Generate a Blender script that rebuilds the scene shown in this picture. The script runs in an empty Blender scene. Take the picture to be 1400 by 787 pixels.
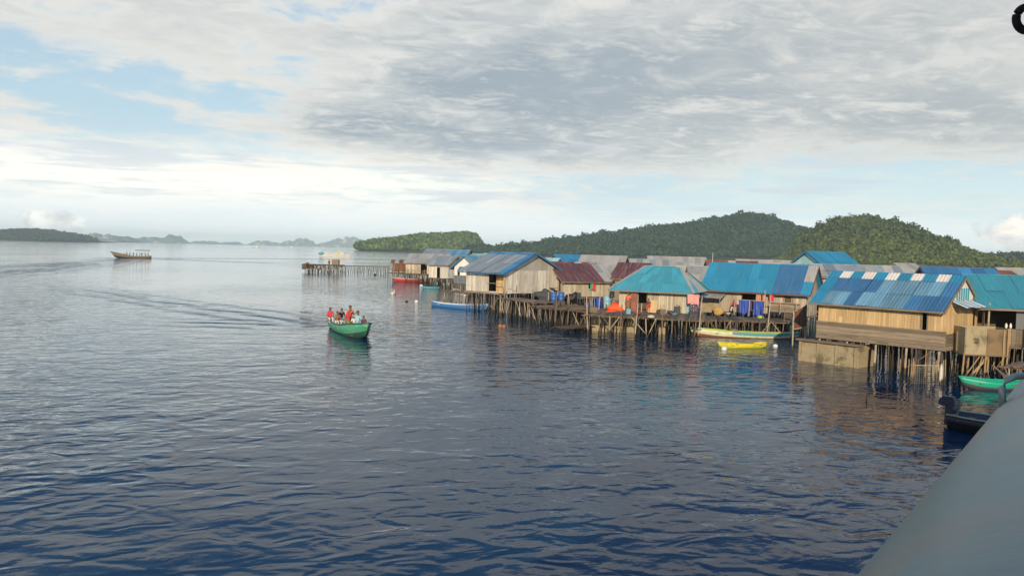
import bpy, math, random
import numpy as np
from mathutils import Vector, Matrix, Euler, noise
R = math.radians
S = bpy.context.scene
COL = S.collection
rnd = random.Random(7)

# ------------------------------------------------------------------ camera, sky, sun
F, CX, CY, CAMH = 1080.0, 700.0, 393.5, 6.2
PITCH, ROLL = R(2.68), R(1.42)
cam = bpy.data.cameras.new('camera'); camo = bpy.data.objects.new('camera', cam); COL.objects.link(camo)
cam.lens = 36*F/1400; cam.sensor_width = 36; cam.clip_start = .05; cam.clip_end = 40000
CM = Euler((R(90)-PITCH, 0, 0)).to_matrix() @ Matrix.Rotation(ROLL, 3, 'Z')
camo.matrix_world = Matrix.Translation((0, 0, CAMH)) @ CM.to_4x4()
S.camera = camo
SUN_EL, SUN_AZ = R(17), R(190)            # azimuth clockwise from +Y: sun behind the camera, a little to the left
S.view_settings.view_transform = 'Standard'; S.view_settings.look = 'None'
S.view_settings.gamma = 1; S.view_settings.exposure = 0.45
sd = Vector((math.sin(SUN_AZ)*math.cos(SUN_EL), math.cos(SUN_AZ)*math.cos(SUN_EL), math.sin(SUN_EL)))
sl = bpy.data.lights.new('sun', 'SUN'); sl.energy = 3.3; sl.angle = R(.6); sl.color = (1, .80, .56)
so = bpy.data.objects.new('sun', sl); COL.objects.link(so)
so.rotation_euler = (-sd).to_track_quat('-Z', 'Y').to_euler()

def ray(px, py):
    return (CM @ Vector(((px-CX)/F, -(py-CY)/F, -1))).normalized()
def at(px, py, z=0.0):                     # a point of the photograph on a level plane
    d = ray(px, py); t = (z-CAMH)/d.z
    return Vector((d.x*t, d.y*t, z))
def gz(p): return Vector((p.x, p.y, 0))
def atd(px, py, dist):                     # a point at a given forward distance
    d = ray(px, py); t = dist/d.y
    return Vector((d.x*t, dist, CAMH+d.z*t))
def ratio(px, py=400):
    d = ray(px, py); return d.x/d.y

# ---- node maths helper
class X:
    def __init__(s, nt, o): s.nt, s.o = nt, o
    def _m(s, op, b=None, c=None):
        n = s.nt.nodes.new('ShaderNodeMath'); n.operation = op
        for i, v in enumerate((s, b, c)):
            if v is None: continue
            if isinstance(v, X): s.nt.links.new(v.o, n.inputs[i])
            else: n.inputs[i].default_value = v
        return X(s.nt, n.outputs[0])
    def __add__(s, b): return s._m('ADD', b)
    __radd__ = __add__
    def __mul__(s, b): return s._m('MULTIPLY', b)
    __rmul__ = __mul__
    def __sub__(s, b): return s._m('SUBTRACT', b)
    def __rsub__(s, b): return (s*-1)+b
    def __truediv__(s, b): return s._m('DIVIDE', b)
    def f(s, op, b=None): return s._m(op, b)
    def ss(s, a, b, lo=0, hi=1):
        n = s.nt.nodes.new('ShaderNodeMapRange'); n.interpolation_type = 'SMOOTHSTEP'
        s.nt.links.new(s.o, n.inputs[0])
        for i, v in zip((1, 2, 3, 4), (a, b, lo, hi)): n.inputs[i].default_value = v
        return X(s.nt, n.outputs[0])
    def gauss(s, c, w):
        t = (s-c)*(1/w); return (t*t*-1).f('EXPONENT')
def vec(nt, a, b, c):
    n = nt.nodes.new('ShaderNodeCombineXYZ')
    for i, v in enumerate((a, b, c)):
        if isinstance(v, X): nt.links.new(v.o, n.inputs[i])
        else: n.inputs[i].default_value = v
    return n.outputs[0]
def sep(nt, v):
    n = nt.nodes.new('ShaderNodeSeparateXYZ'); nt.links.new(v, n.inputs[0])
    return [X(nt, n.outputs[i]) for i in range(3)]
def tex(nt, v, scale, detail=4, rough=.5, dist=0, dim='3D'):
    n = nt.nodes.new('ShaderNodeTexNoise'); n.noise_dimensions = dim
    if v is not None: nt.links.new(v, n.inputs['Vector'])
    n.inputs['Scale'].default_value = scale; n.inputs['Detail'].default_value = detail
    n.inputs['Roughness'].default_value = rough; n.inputs['Distortion'].default_value = dist
    return X(nt, n.outputs[0])
def mixc(nt, fac, a, b):
    n = nt.nodes.new('ShaderNodeMix'); n.data_type = 'RGBA'
    for i, v in ((0, fac), (6, a), (7, b)):
        if isinstance(v, X): nt.links.new(v.o, n.inputs[i])
        elif isinstance(v, (tuple, list)): n.inputs[i].default_value = (*v[:3], 1)
        elif isinstance(v, float) or isinstance(v, int): n.inputs[i].default_value = v
        else: nt.links.new(v, n.inputs[i])
    return n.outputs[2]

W = bpy.data.worlds.new('World'); S.world = W; W.use_nodes = True
nt = W.node_tree
bg = nt.nodes['Background']; bg.inputs[1].default_value = .1
sk = nt.nodes.new('ShaderNodeTexSky'); sk.sky_type = 'NISHITA'; sk.sun_disc = False
sk.sun_elevation = SUN_EL; sk.sun_rotation = SUN_AZ; sk.air_density = 1.0; sk.dust_density = .6
tc = nt.nodes.new('ShaderNodeTexCoord')
x, y, z = sep(nt, tc.outputs['Generated'])
azm = x.f('ARCTAN2', y)                    # radians, right positive
el = z.f('ARCSINE')
zz = z.f('MAXIMUM', 0)+.11
pv = vec(nt, (x/zz)*.95+(y/zz)*.12, (y/zz)*.95-(x/zz)*.22, 0)
n1 = tex(nt, pv, 1.05, 10, .60, .7)
n2 = tex(nt, pv, 3.6, 10, .66, .6)
n3 = tex(nt, vec(nt, azm*1.2, el*5.5, 3.3), 3.2, 7, .6, .6)       # low cloud near the horizon
big = tex(nt, vec(nt, azm*1.6+el*.8, el*5.2, 2.2), 1.5, 5, .6, 1.0)
wa = azm+(big-.5)*.5; we = el+(tex(nt, vec(nt, azm*2, el*5, 7.7), 2.0, 6, .62, .8)-.5)*.17
def spot(a_, e_, sa, se): return wa.gauss(a_, sa)*we.gauss(e_, se)
dark = spot(.17, .235, .26, .035)+spot(-.06, .135, .22, .03)+spot(.47, .165, .20, .022)+spot(.02, .20, .12, .03)
blue = spot(.47, .222, .10, .010)+spot(.53, .315, .07, .02)+spot(-.47, .178, .16, .018)*.75+spot(-.30, .27, .05, .02)*.5+spot(.40, .10, .3, .02)*.6
rip = tex(nt, vec(nt, (x/zz)*.9+(y/zz)*.9, (y/zz)*1.9-(x/zz)*.6, 5), 6.5, 6, .6, .8)
dens = n1*.56+n2*.28+big*.16+rip*.06+blue*-.16+dark*.05
# where the grey deck lies: right of the middle, 6 to 16 degrees up; opening to blue at the left
deck = el.ss(.075, .135)*el.ss(.42, .30, 0, 1)*(azm+(n3-.5)*.35).ss(-.36, -.08, .0, 1)
gapl = azm.gauss(-.52, .22)*el.gauss(.165, .045)
cov = dens+deck*.20-gapl*.04-el.ss(.30, .44)*.17+el.gauss(.27, .05)*azm.ss(-.1,-.4)*.15
cl = (cov+(n2-.5)*.22).ss(.46, .62)
thin = cov.ss(.42, .58)
thick = (cov+(n2-.5)*.55+dark*.12-.045).ss(.50, .86)
lightc = mixc(nt, thick, (6.1, 6.0, 5.65), (2.65, 3.1, 3.5))
lightc = mixc(nt, azm.ss(-.1, .55)*.35, lightc, (4.9, 4.75, 4.35))
lf = (n2*.52+n1*.25+rip*.23-dark*.03).ss(.47, .61)*.72
lightc = mixc(nt, lf, lightc, (6.5, 6.3, 5.8))
# clear-sky base: nishita, paler low down
blu = mixc(nt, el.ss(.0, .42)*-.75+.95, sk.outputs[0], (3.9, 5.2, 6.0))
blu = mixc(nt, el.ss(.28, .44)*.85, blu, (.9, 2.0, 3.9))
base = mixc(nt, cl*.93, blu, lightc)
# luminous low band at the left, pale haze low down
band = (azm+(n3-.5)*.2).ss(.16, -.22)*(el+(n3-.5)*.05).gauss(.073, .035)
band = band.f('MINIMUM', 1.0)*(n3*.6+n2*.4).ss(.34, .52, .45, 1)
base = mixc(nt, band*1.0, base, (9.0, 8.7, 7.8))
lowp = el.ss(.085, .02)*.75
base = mixc(nt, lowp, base, (8.2, 8.6, 8.5))
rl = azm.ss(.0, .35)*el.gauss(.075, .035)*.6
base = mixc(nt, rl, base, (5.6, 6.9, 6.9))
# low streaks
stv = tex(nt, vec(nt, azm*2.2, el*26, 1.7), 2.6, 5, .55, .3)
strk = stv.ss(.54, .68)*el.ss(.028, .05)*el.ss(.16, .10)*.6
base = mixc(nt, strk, base, (4.9, 5.35, 5.9))
# cumulus heads at the far right and far left
def cumulus(az0, el0, w, h, col, amt):
    global base
    e = ((azm-az0)*(1/w))*((azm-az0)*(1/w))+((el-el0)*(1/h))*((el-el0)*(1/h))
    c = tex(nt, vec(nt, azm*1., el*1.2, 9), 34, 7, .62, .2)
    m = (e*-1+1.0+(c-.5)*3.2).ss(.15, .55)*amt
    sh = tex(nt, vec(nt, azm*1.+.01, el*1.2+.012, 9), 26, 5, .6, .2)
    cc = mixc(nt, sh.ss(.40, .62), (5.9, 5.9, 5.9), col)
    base = mixc(nt, m, base, cc)
cumulus(.585, .024, .060, .034, (9.6, 8.6, 7.5), .95)
cumulus(-.525, .016, .036, .020, (10.5, 10.2, 9.2), .85)
nt.links.new(base, bg.inputs[0])

# ------------------------------------------------------------------ materials
MATS = {}
def mat(name, col, rough=.7, var=.25, isl=.25, scale=3.0, bump=.0, bscale=20, metal=0, stain_or_sheen=None, samt=.0, sscale=1.2,
        stretch=(1, 1, 1), spec=.5, slo=.5, shi=.66, rust=0, tide=False):
    if name in MATS: return MATS[name]
    m = bpy.data.materials.new(name); m.use_nodes = True; t = m.node_tree; b = t.nodes['Principled BSDF']
    c = t.nodes.new('ShaderNodeTexCoord'); mp = t.nodes.new('ShaderNodeMapping'); mp.inputs['Scale'].default_value = stretch
    t.links.new(c.outputs['Object'], mp.inputs[0]); v = mp.outputs[0]
    nz = tex(t, v, scale, 6, .6)
    g = t.nodes.new('ShaderNodeNewGeometry'); ri = X(t, g.outputs['Random Per Island'])
    k = ((nz-.5)*2*var+1)*((ri-.5)*2*isl+1)
    hs = t.nodes.new('ShaderNodeVectorMath'); hs.operation = 'SCALE'; hs.inputs[0].default_value = col[:3]
    t.links.new(k.o, hs.inputs['Scale'])
    out = hs.outputs[0]
    if stain_or_sheen:
        sn = tex(t, v, sscale, 7, .65, .4)
        out = mixc(t, sn.ss(slo, shi)*samt, out, stain_or_sheen)
    if rust:
        out = mixc(t, (tex(t, v, 2.1, 6, .7, .3)).ss(.56, .70)*rust, out, (.20, .105, .06))
        out = mixc(t, (tex(t, v, 5.5, 4, .7, .2)).ss(.58, .68)*rust*.7, out, (.09, .075, .07))
    if tide:
        zc = sep(t, c.outputs['Object'])[2]; out = mixc(t, (zc+(nz-.5)*.3).ss(.55, .25)*.9, out, (.022, .024, .016))
    t.links.new(out, b.inputs['Base Color'])
    b.inputs['Roughness'].default_value = rough; b.inputs['Metallic'].default_value = metal
    b.inputs['Specular IOR Level'].default_value = spec
    if bump:
        bn = t.nodes.new('ShaderNodeBump'); bn.inputs['Strength'].default_value = bump; bn.inputs['Distance'].default_value = .02
        t.links.new(tex(t, v, bscale, 5, .6).o, bn.inputs['Height']); t.links.new(bn.outputs[0], b.inputs['Normal'])
    MATS[name] = m; return m
V = (7, 7, .6)
M_ply = mat('new_planks', (.56, .40, .205), .75, .28, .2, 2.2, .3, 25, stain_or_sheen=(.30, .19, .09), samt=.5, stretch=V)
M_tan = mat('tan_planks', (.44, .39, .30), .8, .25, .28, 2.2, .3, 25, stain_or_sheen=(.20, .16, .11), samt=.6, stretch=V)
M_pale = mat('pale_planks', (.57, .54, .47), .8, .25, .25, 2.2, .3, 25, stain_or_sheen=(.22, .19, .15), samt=.6, stretch=V)
M_grey = mat('weathered_boards', (.225, .18, .125), .85, .35, .42, 2.2, .4, 25, stain_or_sheen=(.09, .07, .05), samt=.6, stretch=(.6, .6, 6))
M_dark = mat('dark_boards', (.10, .075, .05), .85, .3, .4, 2.2, .4, 25, stretch=V)
M_red_b = mat('red_brown_boards', (.17, .075, .04), .85, .3, .3, 2.2, .4, 25, stretch=V)
M_deck = mat('deck_boards', (.16, .12, .085), .85, .3, .45, 2.5, .4, 20)
M_pole = mat('round_poles', (.17, .125, .085), .85, .3, .5, 4, .4, 20, stain_or_sheen=(.06, .045, .035), samt=.6, tide=True)
M_pole2 = mat('pale_poles', (.40, .33, .24), .8, .3, .35, 4, .4, 20, stain_or_sheen=(.15, .11, .08), samt=.5, tide=True)
M_poleo = mat('bamboo_poles', (.34, .23, .11), .7, .3, .35, 4, .3, 20, tide=True)
M_shadepole = mat('shade_black_poles', (.035, .027, .02), .8, .3, .5, 4, tide=True)  # near black: the shade under floors is put into the pole colour
M_conc = mat('mossy_concrete', (.33, .275, .17), .9, .3, .1, 1.5, .4, 12, stain_or_sheen=(.10, .09, .05), samt=.8, rust=0.3)
M_blue = mat('blue_sheet', (.045, .20, .38), .45, .3, .3, 1.5, .1, 20, stain_or_sheen=(.10, .22, .34), samt=.35, stretch=(3, .6, .6), rust=.4)
M_blue2 = mat('faded_blue_sheet', (.13, .29, .40), .5, .35, .28, 1.5, .1, 20, stain_or_sheen=(.24, .30, .33), samt=.5, stretch=(3, .6, .6), rust=.4)
M_blued = mat('deep_blue_sheet', (.045, .155, .31), .42, .3, .15, 1.5, .1, 20, stain_or_sheen=(.10, .17, .30), samt=.4, stretch=(3, .6, .6), rust=.4)
M_sky = mat('bright_blue_sheet', (.03, .235, .385), .42, .2, .12, 1.2, .1, 20, stain_or_sheen=(.03, .15, .33), samt=.4, stretch=(2, .6, .6), rust=.4)
M_turq = mat('turquoise_sheet', (.065, .33, .42), .45, .2, .15, 1.2, .1, 20, stain_or_sheen=(.04, .25, .33), samt=.5, stretch=(3, .5, .5), rust=.4)
M_teal = mat('teal_sheet', (.045, .25, .32), .5, .25, .12, 1.2, .1, 20, stain_or_sheen=(.03, .16, .22), samt=.5, stretch=(3, .5, .5), rust=.4)
M_lturq = mat('pale_turquoise_boards', (.33, .58, .60), .6, .15, .15, 2)
M_gblue = mat('greyed_turquoise_sheet', (.22, .38, .38), .55, .2, .15, 2)
M_zinc = mat('grey_zinc_sheet', (.36, .36, .33), .5, .2, .22, 1.3, .1, 20, metal=0, stain_or_sheen=(.24, .23, .21), samt=.5, stretch=(2, .5, .5), rust=.6)
M_zincb = mat('blue_grey_zinc_sheet', (.24, .285, .31), .48, .2, .2, 1.3, .1, 20, stain_or_sheen=(.18, .20, .21), samt=.5, stretch=(2, .5, .5), rust=.4)
M_zinct = mat('tan_grey_sheet', (.38, .37, .335), .55, .2, .2, 1.3, .1, 20, stain_or_sheen=(.27, .23, .18), samt=.5, stretch=(2, .5, .5), rust=.3)
M_maro = mat('maroon_sheet', (.125, .045, .043), .5, .3, .3, 1.4, .1, 20, stain_or_sheen=(.26, .17, .16), samt=.8, stretch=(5, .4, .4), rust=.6)
M_rust = mat('rusty_sheet', (.21, .085, .055), .6, .3, .3, 1.4, .1, 20, stain_or_sheen=(.12, .05, .04), samt=.5)
M_white = mat('white_sheet', (.74, .68, .60), .5, .1, .08, 2, stain_or_sheen=(.5, .44, .38), samt=.4)
M_wpaint = mat('white_paint', (.70, .70, .66), .5, .12, .06, 2)
M_black = mat('black_plastic', (.012, .012, .015), .5, .2, .3, 3)
M_dgrey = mat('dark_grey_cloth', (.06, .065, .075), .9, .3, .3, 3)
M_mgrey = mat('grey_panel', (.13, .145, .16), .7, .15, .1, 2)
M_orange = mat('orange_tarp', (.75, .10, .03), .7, .2, .15, 3)
M_tblue = mat('blue_tarp', (.03, .07, .36), .6, .25, .15, 3)
M_drum = mat('blue_plastic', (.03, .12, .38), .4, .12, .1, 3)
M_ldrum = mat('pale_blue_plastic', (.20, .42, .50), .45, .12, .15, 3)
M_redc = mat('red_cloth', (.62, .03, .05), .85, .15, .2, 3)
M_pinkc = mat('pink_cloth', (.62, .30, .28), .85, .2, .3, 5)
M_floral = mat('patterned_cloth', (.05, .04, .06), .85, .3, .3, 9, stain_or_sheen=(.55, .45, .48), samt=.9, sscale=9)
M_tanc = mat('tan_cloth', (.45, .27, .17), .85, .2, .3, 5, stain_or_sheen=(.55, .16, .10), samt=.8, sscale=5)
M_yelc = mat('cream_curtain', (.72, .60, .30), .8, .12, .1, 2)
M_green = mat('green_boat_paint', (.06, .33, .20), .55, .3, .05, 2.5, .2, 15, stain_or_sheen=(.22, .42, .30), samt=.9, sscale=2.0, stretch=(.6, 1, 2), rust=0.7)
M_greenD = mat('dark_green_boat_paint', (.035, .10, .075), .5, .25, .05, 2.5, stain_or_sheen=(.10, .07, .05), samt=.5)
M_emer = mat('emerald_paint', (.01, .33, .22), .35, .12, .05, 2, rust=0.25)
M_wood = mat('boat_wood', (.20, .15, .09), .75, .3, .2, 3, .3, 20)
M_woodd = mat('dark_boat_wood', (.16, .13, .085), .75, .3, .2, 3)
M_cream = mat('cream_boat_paint', (.55, .58, .40), .5, .25, .05, 2, stain_or_sheen=(.40, .45, .15), samt=.8, rust=0.35)
M_yel = mat('yellow_paint', (.72, .62, .04), .5, .2, .05, 2, stain_or_sheen=(.45, .42, .05), samt=.6, rust=0.3)
M_yg = mat('yellow_green_paint', (.42, .55, .07), .45, .2, .05, 2)
M_bpaint = mat('blue_boat_paint', (.05, .20, .50), .4, .15, .05, 2, rust=0.3)
M_redp = mat('red_boat_paint', (.40, .04, .05), .4, .15, .05, 2)
M_teb = mat('teal_boat_paint', (.05, .30, .38), .4, .15, .05, 2)
M_skin = mat('skin', (.21, .10, .06), .6, .08, 0, 3)
M_hair = mat('hair', (.012, .010, .010), .6, .1, 0, 3)
M_ship = mat('ship_paint', (.18, .245, .205), .36, .25, 0, 1.6, .12, 14, stain_or_sheen=(.30, .24, .18), samt=.9, sscale=1.9, slo=.46, shi=.62, stretch=(1, 1, .8), rust=0.25)  # tan blotches paint the rail's warm highlight into its colour
M_shipw = mat('ship_white', (.55, .56, .54), .5, .1, 0, 1)
M_metal = mat('worn_steel', (.42, .45, .40), .45, .2, 0, 3, metal=.3)
M_rope = mat('dark_rope', (.018, .013, .014), .8, .3, .2, 30, .6, 60)
M_leaf = mat('olive_leaves', (.078, .108, .024), .8, .35, .55, .03, spec=.2)
M_leafm = mat('mid_leaves', (.055, .085, .028), .8, .35, .5, .03, spec=.2)
M_leafd = mat('cloud_shade_leaves', (.022, .055, .028), .8, .35, .5, .03, spec=.2)  # cloud shadow over the long hill is put into this darker green
M_leafi = mat('island_leaves', (.085, .14, .035), .8, .3, .5, .03, spec=.2)
M_leafn = mat('dark_olive_leaves', (.035, .05, .025), .8, .3, .5, .03, spec=.2)  # dark olive green for the right edge hill and left island
M_soil = mat('hill_undergrowth', (.085, .085, .035), .95, .4, 0, .05, stain_or_sheen=(.26, .20, .11), samt=.55, sscale=.03)
M_soild = mat('forest_floor', (.022, .040, .022), .95, .4, 0, .05)
M_karst = mat('karst_rock', (.06, .085, .06), .95, .3, 0, .02, stain_or_sheen=(.55, .52, .46), samt=.8, sscale=.011, stretch=(1, 1, .5))
M_net = mat('net_cord', (.30, .28, .22), .9, .2, .3, 3)

# ------------------------------------------------------------------ mesh builder
class MB:
    def __init__(s): s.v = []; s.f = []; s.m = []
    def add(s, vs, fs, mi=0):
        o = len(s.v); s.v += [tuple(p) for p in vs]; s.f += [tuple(i+o for i in f) for f in fs]; s.m += [mi]*len(fs)
        return s
    def box(s, c, sz, rot=0, mi=0, tilt=None):
        h = [a/2 for a in sz]; M = Matrix.Rotation(rot, 3, 'Z')
        if tilt: M = M @ Euler(tilt).to_matrix()
        c = Vector(c)
        vs = [c+M@Vector((sx*h[0], sy*h[1], sz_*h[2])) for sz_ in (-1, 1) for sy in (-1, 1) for sx in (-1, 1)]
        return s.add(vs, [(0, 2, 3, 1), (4, 5, 7, 6), (0, 1, 5, 4), (2, 6, 7, 3), (0, 4, 6, 2), (1, 3, 7, 5)], mi)
    def beam(s, p, q, w, h, mi=0):
        p, q = Vector(p), Vector(q); d = (q-p).normalized()
        up = Vector((0, 0, 1)) if abs(d.z) < .95 else Vector((0, 1, 0))
        a = d.cross(up).normalized()*w/2; b = a.normalized().cross(d)*h/2
        vs = [e+sa*a+sb*b for e in (p, q) for sb in (-1, 1) for sa in (-1, 1)]
        return s.add(vs, [(0, 2, 3, 1), (4, 5, 7, 6), (0, 1, 5, 4), (2, 6, 7, 3), (0, 4, 6, 2), (1, 3, 7, 5)], mi)
    def tube(s, pts, rs, n=7, mi=0, cap=True):
        pts = [Vector(p) for p in pts]
        if not isinstance(rs, (list, tuple)): rs = [rs]*len(pts)
        vs = []; fs = []
        for i, p in enumerate(pts):
            d = (pts[min(i+1, len(pts)-1)]-pts[max(i-1, 0)]).normalized()
            up = Vector((0, 0, 1)) if abs(d.z) < .9 else Vector((1, 0, 0))
            a = d.cross(up).normalized(); b = a.cross(d)
            for k in range(n):
                t = 2*math.pi*k/n; vs.append(p+(a*math.cos(t)+b*math.sin(t))*rs[i])
        for i in range(len(pts)-1):
            for k in range(n):
                k2 = (k+1) % n; fs.append((i*n+k, i*n+k2, (i+1)*n+k2, (i+1)*n+k))
        if cap:
            fs.append(tuple(range(n-1, -1, -1))); o = (len(pts)-1)*n; fs.append(tuple(o+k for k in range(n)))
        return s.add(vs, fs, mi)
    def lathe(s, c, prof, n=16, mi=0):
        c = Vector(c); vs = []; fs = []
        for r, z in prof:
            for k in range(n):
                t = 2*math.pi*k/n; vs.append(c+Vector((r*math.cos(t), r*math.sin(t), z)))
        for i in range(len(prof)-1):
            for k in range(n):
                k2 = (k+1) % n; fs.append((i*n+k, i*n+k2, (i+1)*n+k2, (i+1)*n+k))
        fs.append(tuple(range(n-1, -1, -1))); o = (len(prof)-1)*n; fs.append(tuple(o+k for k in range(n)))
        return s.add(vs, fs, mi)
    def blob(s, c, r, seed=0, amp=.25, mi=0, nu=14, nv=9, fr=1.6):
        c = Vector(c); r = Vector(r) if isinstance(r, (tuple, list)) else Vector((r, r, r)); vs = []; fs = []
        for j in range(nv+1):
            ph = math.pi*j/nv
            for i in range(nu):
                t = 2*math.pi*i/nu
                d = Vector((math.sin(ph)*math.cos(t), math.sin(ph)*math.sin(t), math.cos(ph)))
                k = 1+amp*noise.noise(d*fr+Vector((seed, 0, 0)))*2
                vs.append(c+Vector((d.x*r.x, d.y*r.y, d.z*r.z))*k)
        for j in range(nv):
            for i in range(nu):
                i2 = (i+1) % nu; fs.append((j*nu+i, (j+1)*nu+i, (j+1)*nu+i2, j*nu+i2))
        return s.add(vs, fs, mi)
    def build(s, name, mats, parent=None, smooth=False):
        me = bpy.data.meshes.new(name); me.from_pydata(s.v, [], s.f); me.update()
        if not isinstance(mats, (list, tuple)): mats = [mats]
        for m in mats: me.materials.append(m)
        me.polygons.foreach_set('material_index', s.m)
        if smooth: me.polygons.foreach_set('use_smooth', [True]*len(me.polygons))
        o = bpy.data.objects.new(name, me); COL.objects.link(o); o.parent = parent
        return o
def tag(o, label=None, cat=None, group=None, kind=None):
    if label: o['label'] = label
    if cat: o['category'] = cat
    if group: o['group'] = group
    if kind: o['kind'] = kind
    return o
def thing(name, label, cat, loc=(0, 0, 0), rot=0, group=None):
    e = bpy.data.objects.new(name, None); COL.objects.link(e); e.location = loc; e.rotation_euler = (0, 0, rot)
    e.empty_display_size = .2
    return tag(e, label, cat, group)
def npmesh(name, verts, faces, mats, fm=None, smooth=False):
    me = bpy.data.meshes.new(name); k = faces.shape[1]
    me.vertices.add(len(verts)); me.vertices.foreach_set('co', verts.astype(np.float32).ravel())
    me.loops.add(faces.size); me.loops.foreach_set('vertex_index', faces.astype(np.int32).ravel())
    me.polygons.add(len(faces)); me.polygons.foreach_set('loop_start', np.arange(0, faces.size, k, dtype=np.int32))
    me.update(calc_edges=True)
    for m in mats: me.materials.append(m)
    if smooth: me.polygons.foreach_set('use_smooth', [True]*len(faces))
    o = bpy.data.objects.new(name, me); COL.objects.link(o); return o

# ------------------------------------------------------------------ water
EXT = 9000
wm = bpy.data.materials.new('sea_water'); wm.use_nodes = True; t = wm.node_tree; b = t.nodes['Principled BSDF']
grp = bpy.data.node_groups.new('wave_height', 'ShaderNodeTree')
grp.interface.new_socket('Vector', in_out='INPUT', socket_type='NodeSocketVector')
grp.interface.new_socket('Height', in_out='OUTPUT', socket_type='NodeSocketFloat')
gi = grp.nodes.new('NodeGroupInput'); go = grp.nodes.new('NodeGroupOutput')
wx, wy, wz = sep(grp, gi.outputs[0])
A0 = R(12)
ux = wx*math.cos(A0)+wy*math.sin(A0); uy = wy*math.cos(A0)-wx*math.sin(A0)
amp = tex(grp, vec(grp, wx*.022, wy*.011, 0), 1.0, 4, .55, .8).ss(.38, .60, .42, 1.2)
sq = (wx+wy*.46)/(wy.f('MAXIMUM', 10)*.20)
amp = amp*((sq*sq*-1).f('EXPONENT')*wy.ss(35, 110)*-.62+1)*wy.ss(120, 420, 1, .7)
h = (tex(grp, vec(grp, ux*.7, uy, 0), .50, 2, .45, .6)*.17
     + tex(grp, vec(grp, ux*.68, uy, 4), 1.35, 1.5, .45, .9)*.105
     + tex(grp, vec(grp, ux*.7-uy*.25, uy+ux*.15, 8), 4.2, 3, .55, .3)*.016)
h = h*amp*.86
wn = tex(grp, vec(grp, wx*.10, wy*.22, 3), 1.0, 3, .6, .5)
def wake(p0, p1, A, wl, w):
    global h
    p0, p1 = Vector(p0[:2]), Vector(p1[:2]); L = (p1-p0).length; d = (p1-p0)/L
    tt = (wx-p0.x)*d.x+(wy-p0.y)*d.y
    s_ = (wy-p0.y)*d.x-(wx-p0.x)*d.y
    s_ = s_+tt*tt*(.0009)
    e = s_.gauss(0, w)*tt.ss(-.5, 1.5)*tt.ss(L, L*.6)
    h = h+(s_*(2*math.pi/wl)+wn*7).f('SINE')*e*A*wn.ss(.35, .62, .3, 1)
st = at(452, 446)
wake(st, at(20, 388), .20, 3.6, 4.5)
wake(st, at(190, 440), .11, 3.0, 3.5)
wake(at(500, 464), at(640, 470), .03, 1.4, 1.2)
wake(at(205, 353), at(640, 354), 1.0, 9.0, 6)
wake(at(205, 354), at(420, 361), .6, 8.0, 6)
wake(at(160, 355), at(20, 372), .6, 8.0, 6)
wake(at(160, 352), at(330, 432), .45, 7.0, 7)
grp.links.new(h.o, go.inputs[0])
g = t.nodes.new('ShaderNodeNewGeometry'); P = g.outputs['Position']
px_, py_, pz_ = sep(t, P)
def H(dx, dy):
    n = t.nodes.new('ShaderNodeGroup'); n.node_tree = grp
    t.links.new(vec(t, px_+dx, py_+dy, 0), n.inputs[0]); return X(t, n.outputs[0])
EPS = .03
h0 = H(0, 0); hx = (H(EPS, 0)-h0)/EPS; hy = (H(0, EPS)-h0)/EPS
nn = t.nodes.new('ShaderNodeVectorMath'); nn.operation = 'NORMALIZE'
t.links.new(vec(t, hx*-1, hy*-1, 1), nn.inputs[0]); t.links.new(nn.outputs[0], b.inputs['Normal'])
b.inputs['Base Color'].default_value = (.003, .030, .070, 1); b.inputs['Roughness'].default_value = .05
b.inputs['IOR'].default_value = 1.333
mb = MB(); mb.add([(-EXT, -300, 0), (EXT, -300, 0), (EXT, EXT, 0), (-EXT, EXT, 0)], [(0, 1, 2, 3)])
tag(mb.build('water', wm), 'dark blue rippled sea spreading from the ship to the horizon', 'sea', kind='structure')

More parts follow.
